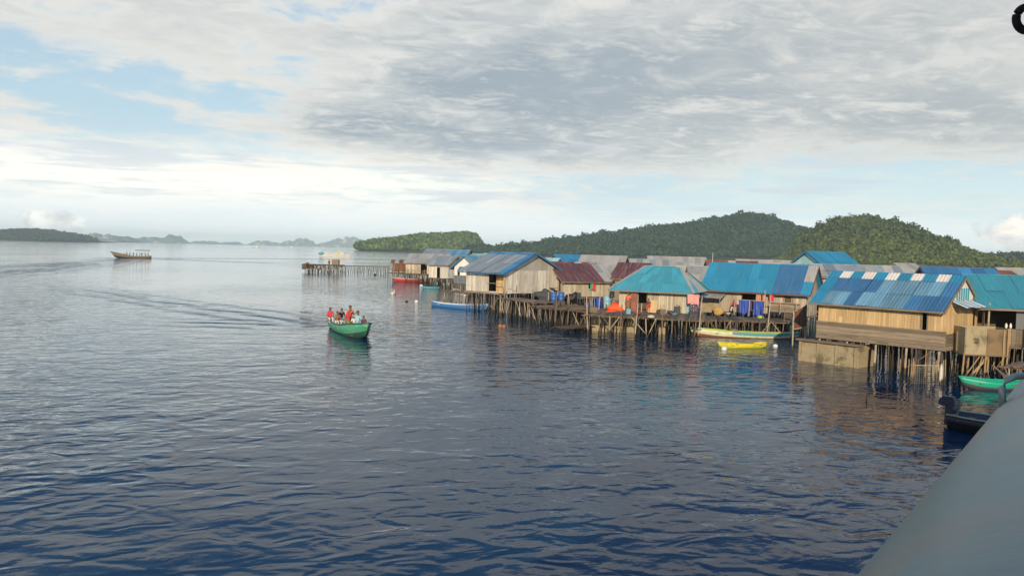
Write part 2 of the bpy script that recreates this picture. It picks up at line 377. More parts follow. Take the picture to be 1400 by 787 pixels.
# ------------------------------------------------------------------ hills and islands
def interp(pts, u):
    if u <= pts[0][0]: return pts[0][1]
    for (a, b_), (c, d) in zip(pts, pts[1:]):
        if u <= c: k = (u-a)/(c-a); return b_+(d-b_)*k
    return pts[-1][1]
def fbm(p, o=4):
    return noise.fractal(p, 1.0, 2.0, o)
def ridge(name, pts, dist, thick, material, label, cat, seed=0, rough=.12, nu=120, nv=26, yslant=0., base=-2., smooth=True, steep=1.0, peaks=0, dy=0):
    """a hill range whose crest runs through the given points of the photograph at its real distance"""
    W0 = [(atd(px, py+dy, dist+yslant*(px-pts[0][0]))) for px, py in pts]
    prof = [(w.x, w.z) for w in W0]; x0, x1 = prof[0][0], prof[-1][0]
    pad = 0; V_, F_ = [], []
    ys = [(w.x, w.y) for w in W0]
    for i in range(nu+1):
        u = x0+(x1-x0)*i/nu; zc = max(interp(prof, u), .5); yc = interp(ys, u)
        for j in range(nv+1):
            s = -1+2*j/nv
            k = max(0.0, (1-abs(s)**(1.6*steep)))
            q = Vector((u*.02*50/thick, s*2.2+seed, seed))
            zz_ = zc*k*(1+rough*fbm(q*1.5)*min(1, abs(s)*3))+rough*zc*.5*fbm(q*5)*k
            if peaks:
                pk = 1-abs(noise.noise(Vector((u/peaks, s*1.6+seed, 1.5))))*1.9; pk2 = noise.noise(Vector((u/peaks*2.7, s*4, seed)))
                zz_ *= max(.28, min(1.15, .35+.85*max(0, pk)+.22*pk2))
            if j in (0, nv): zz_ = base
            V_.append((u+thick*.08*fbm(q*1.3+Vector((5, 0, 0)))*abs(s), yc+s*thick*(.9+.25*fbm(Vector((u/thick, seed, 2)))), zz_+base*(1-k)))
    for i in range(nu):
        for j in range(nv):
            a = i*(nv+1)+j; F_.append((a, a+nv+1, a+nv+2, a+1))
    o = npmesh(name, np.array(V_), np.array(F_), [material], smooth=smooth)
    tag(o, label, cat, kind='structure'); o['grid'] = 0; del o['grid']
    return np.array(V_).reshape(nu+1, nv+1, 3)
def forest(name, grid, n, size, material, label, seed=1, leaf=1.0, per=46, front=.62, keep=None, hvar=.5):
    rs = np.random.RandomState(seed); nu, nv = grid.shape[0]-1, grid.shape[1]-1
    iu = rs.rand(n)*nu; iv = rs.rand(n)*nv*front+nv*.03
    i0 = np.minimum(iu.astype(int), nu-1); j0 = np.minimum(iv.astype(int), nv-1); a = (iu-i0)[:, None]; c = (iv-j0)[:, None]
    P = (grid[i0, j0]*(1-a)*(1-c)+grid[i0+1, j0]*a*(1-c)+grid[i0, j0+1]*(1-a)*c+grid[i0+1, j0+1]*a*c)
    ok = P[:, 2] > .2
    if keep is not None: ok &= np.array([keep(p) for p in P])
    P = P[ok]; n = len(P)
    sz = size*(.6+hvar*rs.rand(n)**1.5*1.6)
    d = rs.randn(n, per, 3); d /= np.linalg.norm(d, axis=2)[:, :, None]; d[:, :, 2] = np.abs(d[:, :, 2])*1.15-.25
    rad = (.62+.4*rs.rand(n, per))[:, :, None]
    lob = 1+.25*np.sin(d[:, :, 0:1]*5+rs.rand(n, 1, 1)*6)
    C = P[:, None, :]+d*rad*lob*(sz[:, None, None]*np.array([.55, .55, .6]))+np.array([0, 0, 1])*sz[:, None, None]*.5
    L = leaf*(.6+.8*rs.rand(n, per))[:, :, None]*(sz/size)[:, None, None]
    nrm = d+rs.randn(n, per, 3)*.45; nrm /= np.linalg.norm(nrm, axis=2)[:, :, None]
    t1 = np.cross(nrm, rs.randn(n, per, 3)); t1 /= np.linalg.norm(t1, axis=2)[:, :, None]; t2 = np.cross(nrm, t1)
    q = np.stack([C-t1*L*.5-t2*L*.35, C+t1*L*.5-t2*L*.45, C+t1*L*.35+t2*L*.5, C-t1*L*.45+t2*L*.4], axis=2)
    vs = q.reshape(-1, 3); fs = np.arange(len(vs)).reshape(-1, 4)
    o = npmesh(name, vs, fs, [material]); return tag(o, label, 'forest', kind='stuff')

g1 = ridge('hill', [(640, 345), (668, 340), (700, 338), (760, 330), (830, 321), (900, 311), (960, 305), (1000, 297), (1022, 294), (1050, 297),
            (1075, 306), (1100, 316), (1130, 328), (1170, 338), (1230, 346), (1300, 352)], 1300, 230, M_soild, 'long dark wooded hill behind the middle of the village', 'hill', 3, nu=160, dy=8)
forest('hill_forest', g1, 420, 12.5, M_leafd, 'taller trees standing out of the dark forest on the long hill', 25, leaf=2.3, per=80, hvar=.6)
forest('hill_forest', g1, 17000, 6.4, M_leafd, 'dark green forest covering the long hill behind the middle houses', 2, leaf=1.6, per=40, hvar=1.0)
g2 = ridge('hill', [(1078, 356), (1092, 338), (1106, 321), (1130, 309), (1160, 300), (1188, 298), (1212, 303), (1236, 313), (1272, 330), (1295, 343), (1318, 354), (1336, 364), (1355, 372)],
           820, 150, M_soil, 'steep olive green hill behind the right end of the village', 'hill', 9, nu=120, dy=8)
forest('hill_scrub', g2, 13000, 2.7, M_leaf, 'olive scrub and trees covering the steep right hand hill', 5, leaf=.75, per=44, hvar=1.4,
       keep=lambda p: noise.noise(Vector((p[0]*.03, p[1]*.03, p[2]*.05))) > -.32)
forest('hill_forest', g2, 520, 8.0, M_leafm, 'taller darker trees scattered over the steep olive hill', 15, leaf=1.5, per=80, hvar=.6, keep=lambda p: p[2] > 16)
g3 = ridge('hill', [(1335, 364), (1352, 353), (1375, 349), (1400, 350), (1440, 352), (1500, 366)], 1100, 140, M_soild, 'low dark hill at the right edge beyond the roofs', 'hill', 21, nu=50, dy=7)
forest('hill_forest', g3, 1500, 9.0, M_leafn, 'dark tree cover on the low hill at the right edge', 8, leaf=2.6, per=44)
g4 = ridge('island', [(496, 338.5), (502, 336), (515, 333), (540, 331), (562, 328), (580, 325), (600, 325), (622, 324), (640, 323), (650, 326), (655, 333), (657, 341)],
           1500, 120, M_soild, 'low green wooded island left of the village', 'island', 33, nu=90, steep=1.6, base=-1, dy=4.5)
forest('island_forest', g4, 8000, 6.8, M_leafi, 'bright green forest covering the island left of the village', 11, leaf=1.9, per=40, front=.7, hvar=1.0)
g5 = ridge('island', [(-60, 317), (0, 319), (18, 315), (40, 314), (62, 315), (85, 319), (103, 322), (118, 327)], 2600, 260, M_soild, 'long dark wooded island at the left edge of the horizon', 'island', 41, nu=90, base=-1, dy=3)
forest('island_forest', g5, 4200, 9, M_leafn, 'dark forest on the long island at the left edge', 12, leaf=3.4, per=34)
def karst(pts, d, label, seed):
    pp = []
    r_ = random.Random(seed)
    for (a, b_), (c, e) in zip(pts, pts[1:]):
        pp.append((a, b_)); pp.append((a*.66+c*.34, b_*.66+e*.34-r_.uniform(-.6, 1.2))); pp.append((a*.33+c*.67, b_*.33+e*.67-r_.uniform(-.8, 1.0)))
    pp.append(pts[-1]); pp = [(a, min(b_, 325.6+a*.025+.3)) for a, b_ in pp]
    ridge('island', pp, d*1.3, 260, M_karst, label, 'island', seed, rough=.3, nu=220, nv=26, base=-1, steep=2.2, peaks=110, dy=1.8)
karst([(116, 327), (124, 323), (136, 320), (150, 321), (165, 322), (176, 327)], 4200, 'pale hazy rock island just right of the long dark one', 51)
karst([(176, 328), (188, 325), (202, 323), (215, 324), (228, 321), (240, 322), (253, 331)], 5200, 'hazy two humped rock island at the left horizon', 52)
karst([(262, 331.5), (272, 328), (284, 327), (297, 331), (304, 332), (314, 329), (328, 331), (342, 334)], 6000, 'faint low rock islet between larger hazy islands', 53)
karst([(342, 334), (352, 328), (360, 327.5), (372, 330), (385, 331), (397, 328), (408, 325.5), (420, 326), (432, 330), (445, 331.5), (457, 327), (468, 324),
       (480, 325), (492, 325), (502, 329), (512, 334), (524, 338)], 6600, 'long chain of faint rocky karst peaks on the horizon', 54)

# ------------------------------------------------------------------ houses
def corr(mb, P00, P10, P11, P01, period=.2, amp=.013, matfn=None, rows=1, ncell=None, seed=0, over=.0):
    """corrugated sheeting over the quad eave-left, eave-right, ridge-right, ridge-left"""
    P00, P10, P11, P01 = map(Vector, (P00, P10, P11, P01))
    w = max((P10-P00).length, (P11-P01).length); n = max(4, int(w/period)*4); nr = (P10-P00).cross(P01-P00).normalized()
    if nr.z < 0: nr = -nr
    ncell = ncell or max(1, round(w/.85)); cells = [round(n*k/ncell) for k in range(ncell+1)]
    rr = random.Random(seed)
    vs_ = [0]+[ (k/rows) for k in range(1, rows)]+[1] if isinstance(rows, int) else rows
    for ri in range(len(vs_)-1):
        v0, v1 = vs_[ri], vs_[ri+1]
        for ci in range(ncell):
            a, b_ = cells[ci], cells[ci+1]; lift = .012*((ci % 2)+1)+.02*(ri) + rr.uniform(0, .03)
            rr0 = rr.uniform(-.02, .02); vv = []; ff = []; ext = rr.uniform(0, .05) if ri == 0 else .05/ max(.1, 1)
            for i in range(a, b_+1):
                u = i/n; off = nr*(amp*math.cos(2*math.pi*i/4)+lift)
                lo = P00.lerp(P10, u); hi = P01.lerp(P11, u); lo = lo+nr*.05*noise.noise(Vector((u*w*.7, seed*9, 0))); hi = hi+nr*.025*noise.noise(Vector((u*w*.5, seed*9, 3))); d = (lo-hi).normalized()*ext
                vv.append(lo.lerp(hi, v0)+off+d-nr*(.01+rr0)); vv.append(lo.lerp(hi, v1)+off)
            for k in range(b_-a): ff.append((2*k, 2*k+2, 2*k+3, 2*k+1))
            mb.add(vv, ff, matfn(ci, ri) if matfn else 0)
def planks(mb, p0, p1, z0, ztop, w=.16, openings=(), th=.025, mi=0, jit=.05, gap=.013, seed=0, horiz=False, batten=False):
    """vertical boards from p0 to p1 (local xy); ztop is a number or f(t in metres)"""
    p0, p1 = Vector(p0), Vector(p1); L = (p1-p0).length; d = (p1-p0)/L; ang = math.atan2(d.y, d.x); r_ = random.Random(seed)
    zt = ztop if callable(ztop) else (lambda t_: ztop)
    if horiz:
        zc = z0
        while zc < zt(0)-.02:
            hh = min(w*r_.uniform(.85, 1.15), zt(0)-zc); c = p0+d*L/2
            mb.box((c.x, c.y, zc+hh/2), (L+r_.uniform(-.02, .06), th+r_.uniform(0, .012), hh-gap), ang, mi); zc += hh
        return
    t_ = 0
    while t_ < L-.01:
        ww = min(w*r_.uniform(.75, 1.25), L-t_)
        if L-t_-ww < .05: ww = L-t_
        tm = t_+ww/2; c = p0+d*tm; segs = [(z0-r_.uniform(0, jit), zt(tm))]
        for (a, b_, oz0, oz1) in openings:
            if a < tm < b_:
                ns = []
                for s0, s1 in segs:
                    if oz0 > s0: ns.append((s0, min(oz0, s1)))
                    if oz1 < s1: ns.append((max(oz1, s0), s1))
                segs = ns
        for s0, s1 in segs:
            if s1-s0 < .03: continue
            # sloping tops follow the gable
            ta, tb = max(t_+gap/2, 0), min(t_+ww-gap/2, L); e = r_.uniform(-.006, .006); nrm = Vector((-d.y, d.x))
            za, zb = (zt(ta), zt(tb)) if s1 == zt(tm) else (s1, s1)
            A_, B_ = p0+d*ta, p0+d*tb; vs = []
            for sgn in (-1, 1):
                o_ = nrm*(sgn*th/2+e)
                vs += [(A_.x+o_.x, A_.y+o_.y, s0), (B_.x+o_.x, B_.y+o_.y, s0), (B_.x+o_.x, B_.y+o_.y, zb), (A_.x+o_.x, A_.y+o_.y, za)]
            mb.add(vs, [(0, 1, 2, 3), (7, 6, 5, 4), (0, 4, 5, 1), (2, 6, 7, 3), (1, 5, 6, 2), (0, 3, 7, 4)], mi)
        t_ += ww
def stilt(parent, x_, y_, z1, r=.05, m=None, lean=.12, z0=-1.2, seed=None):
    a = rnd.gauss(0, lean); b_ = rnd.gauss(0, lean)
    mb = MB(); mid = (x_+a*.45+rnd.uniform(-.03, .03), y_+b_*.5, z1*.45)
    mb.tube([(x_+a*(1-z0/ z1) if 0 else x_+a*1.4, y_+b_*1.4, z0), mid, (x_, y_, z1)], [r*rnd.uniform(.7, 1.5), r*rnd.uniform(.8, 1.2), r*.85], 6)
    return mb.build('stilt', m or (M_pole if rnd.random() < .85 else M_pole2), parent)
def brace(parent, p, q, r=.035, m=None, name='brace'):
    return MB().tube([p, q], r, 6).build(name, m or M_pole, parent)
def bend(px, ratio_, base, d):   # length along direction d (2-vector) from base so that it reaches image column ratio_
    return (base.x-ratio_*base.y)/(ratio_*d.y-d.x)

class House:
    """local frame: origin at the front-left corner, x along the front wall, y into depth, z up from the water"""
    def __init__(s, name, label, cx, cy_floor, zf, yaw, pxl, pxr, near='right', L=None, D=None, group=None):
        xh = Vector((math.cos(yaw), math.sin(yaw))); yh = Vector((-math.sin(yaw), math.cos(yaw)))
        c = at(cx, cy_floor, zf).to_2d()
        if near == 'right':
            s.L = L or bend(0, ratio(pxl, cy_floor), c, -xh); s.D = D or bend(0, ratio(pxr, cy_floor), c, yh); o = c-xh*s.L
        else:
            s.L = L or bend(0, ratio(pxr, cy_floor), c, xh); s.D = D or bend(0, ratio(pxl, cy_floor), c, yh); o = c
        s.zf = zf; s.root = thing(name, label, 'house', (o.x, o.y, 0), yaw, group); s.yaw = yaw; s.o = o
        print(name, 'L %.1f D %.1f at %.1f %.1f' % (s.L, s.D, o.x, o.y))
    def w(s, lx, ly, z=0):
        return Vector((s.o.x+lx*math.cos(s.yaw)-ly*math.sin(s.yaw), s.o.y+lx*math.sin(s.yaw)+ly*math.cos(s.yaw), z))
    def floor(s, ext=.0, m=M_deck):
        mb = MB(); n = int((s.L+2*ext)/.22)
        for k in range(n):
            mb.box((-ext+(k+.5)*(s.L+2*ext)/n, s.D/2, s.zf-.03), ((s.L+2*ext)/n-.012, s.D+.1+rnd.uniform(0, .1), .04))
        for yy in np.linspace(.1, s.D-.1, 4): mb.box((s.L/2, yy, s.zf-.12), (s.L+.2, .09, .13))
        mb.build('floor', m, s.root)
    def stilts(s, nx, ny, r=.055, m=None):
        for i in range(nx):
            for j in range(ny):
                stilt(s.root, s.L*(i+.15)/(nx-.7)+rnd.uniform(-.15, .15), .08+(s.D-.2)*j/(ny-1)+rnd.uniform(-.05, .1), s.zf-.16, r*rnd.uniform(.7, 1.2)*(1.5 if j > 1 else 1), m if j == 0 else M_shadepole)  # rear rows painted near black for the gloom under the house
            
        for j in range(3):
            x0 = rnd.uniform(0, s.L-1.2); brace(s.root, (x0, .1, .1), (x0+rnd.uniform(.8, 1.8), .12, s.zf-.2), .03)
    def walls(s, ze, zr, m, w=.17, front=(), right=(), left=(), axis='x', gm=None, skirt=None, z0=None):
        """front/right/left: openings as (t0,t1,z0,z1); axis: the way the ridge runs"""
        z0 = z0 if z0 is not None else s.zf; L, D = s.L, s.D
        gab = (lambda k: (lambda t_: ze+(zr-ze)*(1-abs(2*t_/k-1))))
        for nm, p0, p1, op, gl in (('front_wall', (0, 0), (L, 0), front, axis == 'y' and L), ('wall', (L, 0), (L, D), right, axis == 'x' and D),
                                   ('wall', (0, D), (0, 0), left, axis == 'x' and D), ('wall', (L, D), (0, D), (), axis == 'y' and L)):
            mb = MB(); zt = gab(gl)
            if gm is not None and gl:
                planks(mb, p0, p1, z0, ze, w, op, seed=rnd.random()); g_ = MB()
                planks(g_, p0, p1, ze+.004, (lambda k: (lambda t_: max(ze+.005, gab(k)(t_)-.04)))(gl), .3, (), .02, seed=rnd.random())
                g_.build('gable_panel', gm, s.root)
            else:
                planks(mb, p0, p1, z0, (lambda k: (lambda t_: gab(k)(t_)-.04))(gl) if gl else ze, w, op, seed=rnd.random())
            rr = random.Random(nm+str(L)+str(p0))
            d_ = Vector(p1)-Vector(p0); LL_ = d_.length; d_ /= LL_; n_ = Vector((d_.y, -d_.x))
            for k in range(int(LL_*1.1) if nm == 'front_wall' or p0 == (L, 0) else 0):
                tt = rr.uniform(.5, LL_-.5); zz0 = rr.choice((z0+rr.uniform(.15, .6), ze-rr.uniform(.2, .5))); q = Vector(p0)+d_*tt+n_*.026
                if any(o_[0]-.6 < tt < o_[1]+.6 for o_ in op): continue
                if rr.random() < .5: mb.box((q.x, q.y, zz0), (rr.uniform(.5, 1.3), .016, rr.uniform(.08, .14)), math.atan2(d_.y, d_.x), 0, (0, rr.uniform(-.05, .05), 0))
                else: mb.box((q.x, q.y, zz0), (rr.uniform(.15, .5), .014, rr.uniform(.25, .6)), math.atan2(d_.y, d_.x), 0, (0, rr.uniform(-.08, .08), 0))
            mb.build(nm, m, s.root)
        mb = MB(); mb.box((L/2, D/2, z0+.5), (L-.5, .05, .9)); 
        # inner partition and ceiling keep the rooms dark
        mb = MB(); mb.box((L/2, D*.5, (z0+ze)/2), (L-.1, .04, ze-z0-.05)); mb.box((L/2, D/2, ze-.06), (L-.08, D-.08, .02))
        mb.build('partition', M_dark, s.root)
    def frame(s, side, a, b_, z0, z1, m=M_grey, name='door_frame', shutter=None):
        mb = MB(); pts = {'front': lambda t_: (t_, -.03), 'right': lambda t_: (s.L+.03, t_), 'left': lambda t_: (-.03, s.D-t_)}[side]
        for t_ in (a-.03, b_+.03): p = pts(t_); mb.box((p[0], p[1], (z0+z1)/2), (.06, .06, z1-z0+.1))
        p, q = pts(a-.06), pts(b_+.06); mb.beam((*p, z1+.03), (*q, z1+.03), .07, .06)
        if name == 'window_frame': mb.beam((*p, z0-.03), (*q, z0-.03), .07, .06)
        mb.build(name, m, s.root)
    def gable_roof(s, ze, zr, matfn=None, mats=(M_zinc,), axis='x', ov=.45, ge=.4, rows=2, ncell=None, period=.2, back=None, barge=None, ridge_cap=None, ridge_mats=None):
        L, D = s.L, s.D; sl = (zr-ze)/((D if axis == 'x' else L)/2); zl = ze-sl*ov+.06; zR = zr+.06
        mb = MB(); mb2 = MB()
        if axis == 'x':
            a, b_ = (-ge[0], L+ge[1]) if isinstance(ge, tuple) else (-ge, L+ge)
            corr(mb, (a, -ov, zl), (b_, -ov, zl), (b_, D/2, zR), (a, D/2, zR), period, matfn=matfn, rows=rows, ncell=ncell, seed=rnd.random())
            corr(mb2, (b_, D+ov, zl), (a, D+ov, zl), (a, D/2, zR), (b_, D/2, zR), period, rows=1, seed=rnd.random())
            ends = [((a, -ov, zl), (a, D/2, zR), (a, D+ov, zl)), ((b_, -ov, zl), (b_, D/2, zR), (b_, D+ov, zl))]; r0, r1 = (a, D/2, zR+.03), (b_, D/2, zR+.03)
        else:
            a, b_ = -ge, D+ge
            corr(mb, (-ov, b_, zl), (-ov, a, zl), (L/2, a, zR), (L/2, b_, zR), period, matfn=matfn, rows=rows, ncell=ncell, seed=rnd.random())
            corr(mb2, (L+ov, a, zl), (L+ov, b_, zl), (L/2, b_, zR), (L/2, a, zR), period, rows=1, matfn=matfn, seed=rnd.random())
            ends = [((-ov, a, zl), (L/2, a, zR), (L+ov, a, zl)), ((-ov, b_, zl), (L/2, b_, zR), (L+ov, b_, zl))]; r0, r1 = (L/2, a, zR+.03), (L/2, b_, zR+.03)
        rf = mb.build('roof', list(mats), s.root); rf2 = mb2.build('roof', list(mats) if back is None else [back], s.root)
        for e0, e1, e2 in ends:
            m2 = MB(); dn = Vector((0, 0, -.09))
            m2.beam(Vector(e0)+dn, Vector(e1)+dn, .035, .14); m2.beam(Vector(e1)+dn, Vector(e2)+dn, .035, .14); m2.build('barge_board', barge or M_grey, s.root)
        m2 = MB(); m2.tube([r0, r1], .055, 6); m2.build('ridge_cap', ridge_cap or mats[0], rf)
        m2 = MB()
        for k in range(int(L/1.0)+1 if axis == 'x' else int(D/1.0)+1):
            if axis == 'x': X_ = min(k*1.0+.05, L-.05); m2.beam((X_, -ov+.05, zl-.06), (X_, D/2, zR-.06), .05, .08)
            else: X_ = min(k*1.0+.05, D-.05); m2.beam((-ov+.05, X_, zl-.06), (L/2, X_, zR-.06), .05, .08)
        m2.build('rafters', M_dark, s.root)
        m2 = MB()
        if axis == 'x': m2.beam((a, -ov+.02, zl-.06), (b_, -ov+.02, zl-.06), .03, .10)
        else: m2.beam((-ov+.02, a, zl-.06), (-ov+.02, b_, zl-.06), .03, .10)
        m2.build('fascia', barge or M_grey, s.root)
        return rf

# ---- the nearest house: chequered blue and white roof
h1 = House('stilt_house', 'plank house with a patched blue roof and a row of white squares along its ridge', 1291, 476, 1.6, R(-50), 1117, 1334)
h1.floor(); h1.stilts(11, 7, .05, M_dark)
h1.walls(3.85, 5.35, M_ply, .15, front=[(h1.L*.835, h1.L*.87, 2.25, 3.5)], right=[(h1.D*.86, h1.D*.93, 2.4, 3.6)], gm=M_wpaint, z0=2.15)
def f1(ci, ri):
    if ri == 2: return 1 if ci % 2 else 0
    if ri == 1: return [0, 3, 3, 3, 3, 2, 2, 2, 2, 2, 3][ci]
    return [0, 2, 2, 3, 2, 2, 2, 2, 3, 3, 3][ci]
h1.gable_roof(3.85, 5.35, f1, (M_sky, M_white, M_blue2, M_blued), rows=[0, .40, .80, 1], ncell=11, period=.19, ov=.5, ge=(.35, .12), back=M_blue)
mb = MB(); planks(mb, (-.05, -.06), (h1.L+.06, -.06), 1.45, 2.5, .19, horiz=True); planks(mb, (h1.L+.06, -.05), (h1.L+.06, h1.D*.55), 1.45, 2.35, .2, horiz=True)
mb.build('skirt_boards', M_grey, h1.root)
mb = MB()
for k in range(6): mb.box((h1.L+.025, h1.D*(.30+.07*k), 4.35), (.02, .17, .85), 0)
mb.build('striped_gable_boards', M_teb, h1.root)
mb = MB(); corr(mb, (h1.L+.85, .35, 3.78), (h1.L+.85, h1.D-.1, 3.78), (h1.L+.02, h1.D-.1, 4.08), (h1.L+.02, .35, 4.08), .2, matfn=lambda c, r: c % 2, ncell=13)
mb.build('striped_awning', [M_wpaint, M_blue2], h1.root)
h1.frame('front', h1.L*.835, h1.L*.87, 2.4, 3.5, M_grey)
for k in range(5):
    xx = h1.L*(.03+.235*k); MB().tube([(xx, -.25, -1), (xx+.05, -.22, 1.42)], .06, 7).build('stilt', M_pole2, h1.root)
tk = thing('concrete_tank', 'mossy concrete tank wall under the left end of the chequered roof house', 'tank', h1.w(-.9, -.45), h1.yaw)
mb = MB(); mb.box((1.85, .12, .2), (3.7, .24, 2.1)); mb.box((.12, 1.3, .2), (.24, 2.1, 2.1)); mb.box((3.58, 1.3, .2), (.24, 2.1, 2.1)); mb.build('tank_wall', M_conc, tk)
for k in range(4): MB().box((.1+k*1.15, -.04, .2), (.16, .1, 2.16)).build('pilaster', M_conc, tk)
MB().box((1.85, -.02, 1.30), (3.95, .5, .10)).build('ledge', M_deck, tk)

# ---- teal roofed house at the right edge, open porch
h0 = House('stilt_house', 'open fronted house with a teal corrugated roof at the right edge', 1344, 470, 1.7, R(-12), 0, 0, near='left', L=6.5, D=5)
h0.floor(); h0.stilts(9, 7, .05)
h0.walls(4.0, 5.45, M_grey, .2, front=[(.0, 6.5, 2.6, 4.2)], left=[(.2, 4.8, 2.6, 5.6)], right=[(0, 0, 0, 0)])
h0.gable_roof(4.0, 5.4, None, (M_teal,), ov=.6, ge=.5, rows=2, period=.19)
for k in range(4): MB().tube([(.1+k*1.9, -.3, 1.6), (.12+k*1.9, -.3, 4.0)], .05, 7).build('post', M_pole2, h0.root)
MB().box((2.35, -.08, 3.1), (1.6, .03, 1.0)).build('grey_panel', M_mgrey, h0.root)
mb = MB()
for k in range(18):
    a0, a1 = 3.55+k*.08, 3.55+(k+1)*.08; z0_, z1_ = 2.0+.012*k, 3.9-.25*abs(k-9)/9
    mb.add([(a0, -.2+.04*math.sin(k*1.7), z0_), (a1, -.2+.04*math.sin((k+1)*1.7), z0_), (a1, -.2+.04*math.sin((k+1)*1.7), z1_), (a0, -.2+.04*math.sin(k*1.7), z1_)], [(0, 1, 2, 3)])
tag(mb.build('curtain', M_yelc), 'cream cloth hung as a curtain on the open porch at the right edge', 'curtain').matrix_world = Matrix.Translation((h0.o.x, h0.o.y, 0)) @ Matrix.Rotation(h0.yaw, 4, 'Z')
mb = MB()
for k in range(2): mb.lathe((1.15+k*.2, .1, 2.62), [(.05, 0), (.06, .1), (.06, .22), (.03, .25)], 10)
for i, k in enumerate(range(2)):
    p = h0.w(1.1+k*.22, -.02, 2.62); m2 = MB(); m2.lathe((0, 0, 0), [(.05, 0), (.065, .08), (.065, .2), (.03, .25), (.03, .29)], 10)
    o = m2.build('plastic_bottle', M_wpaint, None, True); o.location = p
    tag(o, 'white plastic bottle on the sill of the open porch, the %s of a pair' % ('left one', 'right one')[k], 'bottle', 'bottles on the porch sill')
# ---- screens and outhouse between the two
oh = thing('outhouse', 'small plywood outhouse on poles marked with a black scribble', 'outhouse', gz(at(1319, 480, 1.55)), R(-8))
LL = 2.05
mb = MB(); mb.box((LL*.26, 0, 2.1), (LL*.50, .03, 1.42)); mb.build('wall_panel', M_conc, oh)
mb = MB(); mb.box((LL*.745, .008, 2.08), (LL*.45, .03, 1.36)); mb.build('wall_panel', mat('dirty_plywood', (.20, .14, .075), .85, .3, .05, 2, .2, stain_or_sheen=(.10, .08, .045), samt=.8), oh)
for yy in (1.4,): MB().box((LL/2, yy, 2.1), (LL, .03, 1.4)).build('wall_panel', M_conc, oh)
for xx in (0.0, LL): MB().box((xx, .7, 2.1), (.03, 1.38, 1.4)).build('wall_panel', M_conc, oh)
mb = MB(); n_ = 0
for a, c, e, f_ in ((.36, 2.18, .46, 2.26), (.44, 2.28, .52, 2.18), (.50, 2.2, .60, 2.27), (.58, 2.27, .66, 2.2), (.40, 2.16, .62, 2.14), (.42, 2.04, .5, 2.1), (.48, 2.1, .53, 2.0), (.53, 2.02, .62, 2.09), (.40, 1.99, .60, 1.98), (.62, 2.12, .58, 2.02)):
    mb.beam((a+.02*n_/9, -.02, c), (e+.02*n_/9, -.02, f_), .006, .035); n_ += 1
mb.build('painted_mark', M_black, oh)
for xx, yy in ((-.03, -.02), (LL*.5, -.04), (LL*.9, -.06), (LL+.03, .0), (0, 1.4), (LL, 1.4), (LL*.2, .5), (LL*.7, .6)):
    MB().tube([(xx+rnd.uniform(-.2, .2), yy+.1, -1), (xx, yy, 1.3), (xx, yy, 2.72 if xx > LL*.85 else 1.45)], .045, 6).build('pole', M_poleo, oh)
for k in range(5): brace(oh, (rnd.uniform(-.1, .5), -.08, .05), (rnd.uniform(.3, 1.6), .1, 1.4), .03, M_poleo)
MB().box((LL/2, .7, 1.38), (LL+.2, 1.6, .06)).build('floor', M_deck, oh)
sc = thing('board_screen', 'grey leaning board screen between the chequered roof house and the outhouse', 'screen', gz(at(1307, 476, 1.6)), R(25))
mb = MB(); planks(mb, (0, 0), (.95, 0), 1.5, 2.55, .2); mb.build('boards', M_grey, sc)
brace(sc, (.2, -.05, 1.2), (.16, -.05, 2.6), .02, M_poleo, 'post'); brace(sc, (.9, -.05, -1), (.93, -.05, 2.7), .04, M_pole2, 'post')
# ---- fish cage of poles and net in front
fc = thing('fish_cage', 'cage of upright bamboo poles and net standing in the water before the near house', 'fish cage', at(1241, 524), R(-6))
w_ = (at(1285, 524)-at(1241, 524)).length
for k, xx in enumerate((0, .1, .17, .28, .75, 1.12, 1.5, 1.58, 1.66)):
    X_ = xx/1.66*w_; hh = [1.25, 1.05, 1.3, 1.15, 1.75, .9, 1.1, 1.25, 1.3][k]
    MB().tube([(X_, 0, -1), (X_+rnd.uniform(-.05, .05), rnd.uniform(-.05, .05), hh)], .022, 6).build('pole', M_poleo, fc)
for xx in (0, w_*.5, w_): MB().tube([(xx, 1.1, -1), (xx, 1.1, 1.1)], .022, 6).build('pole', M_poleo, fc)
mb = MB()
for k in range(14): mb.tube([(.25+k*(w_-.45)/13, .03, -.1), (.25+k*(w_-.45)/13, .03, .92)], .0045, 4)
for k in range(9): mb.tube([(.2, .03, .06+k*.105), (w_-.15, .03, .06+k*.105)], .0045, 4)
mb.build('net', M_net, fc); MB().beam((.15, .02, .95), (w_-.1, .02, .97), .03, .03).build('rail', M_pole2, fc)
mb = MB(); mb.blob((w_*.87, -.03, .62), (.1, .07, .42), 3, .25); tag(mb.build('sack', M_pale, None, True), 'pale sack hung on the right side of the bamboo fish cage', 'sack').matrix_world = Matrix.Translation(fc.location) @ Matrix.Rotation(R(-6), 4, 'Z')

# ---- bright blue roofed house
h2 = House('stilt_house', 'house with a bright blue roof with a deep blue patch and laundry along its porch', 1101, 432.5, 1.4, R(-35), 966, 1116)
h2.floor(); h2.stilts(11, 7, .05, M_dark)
L2 = h2.L
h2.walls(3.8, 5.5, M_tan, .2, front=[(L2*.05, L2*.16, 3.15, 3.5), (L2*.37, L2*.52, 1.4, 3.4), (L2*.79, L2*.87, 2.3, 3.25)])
def f2(ci, ri):
    if ci >= 11: return 2 if ri else 0
    if ci >= 8: return 1
    return 0
h2.gable_roof(3.8, 5.5, f2, (M_sky, M_blued, M_zinc), rows=[0, .45, 1], ncell=12, ov=.7, ge=.5, back=M_sky, barge=M_red_b)
h2.frame('front', L2*.37, L2*.52, 1.4, 3.4); h2.frame('front', L2*.79, L2*.87, 2.3, 3.25, name='window_frame'); h2.frame('front', L2*.05, L2*.16, 3.15, 3.5, name='window_frame')
mb = MB()
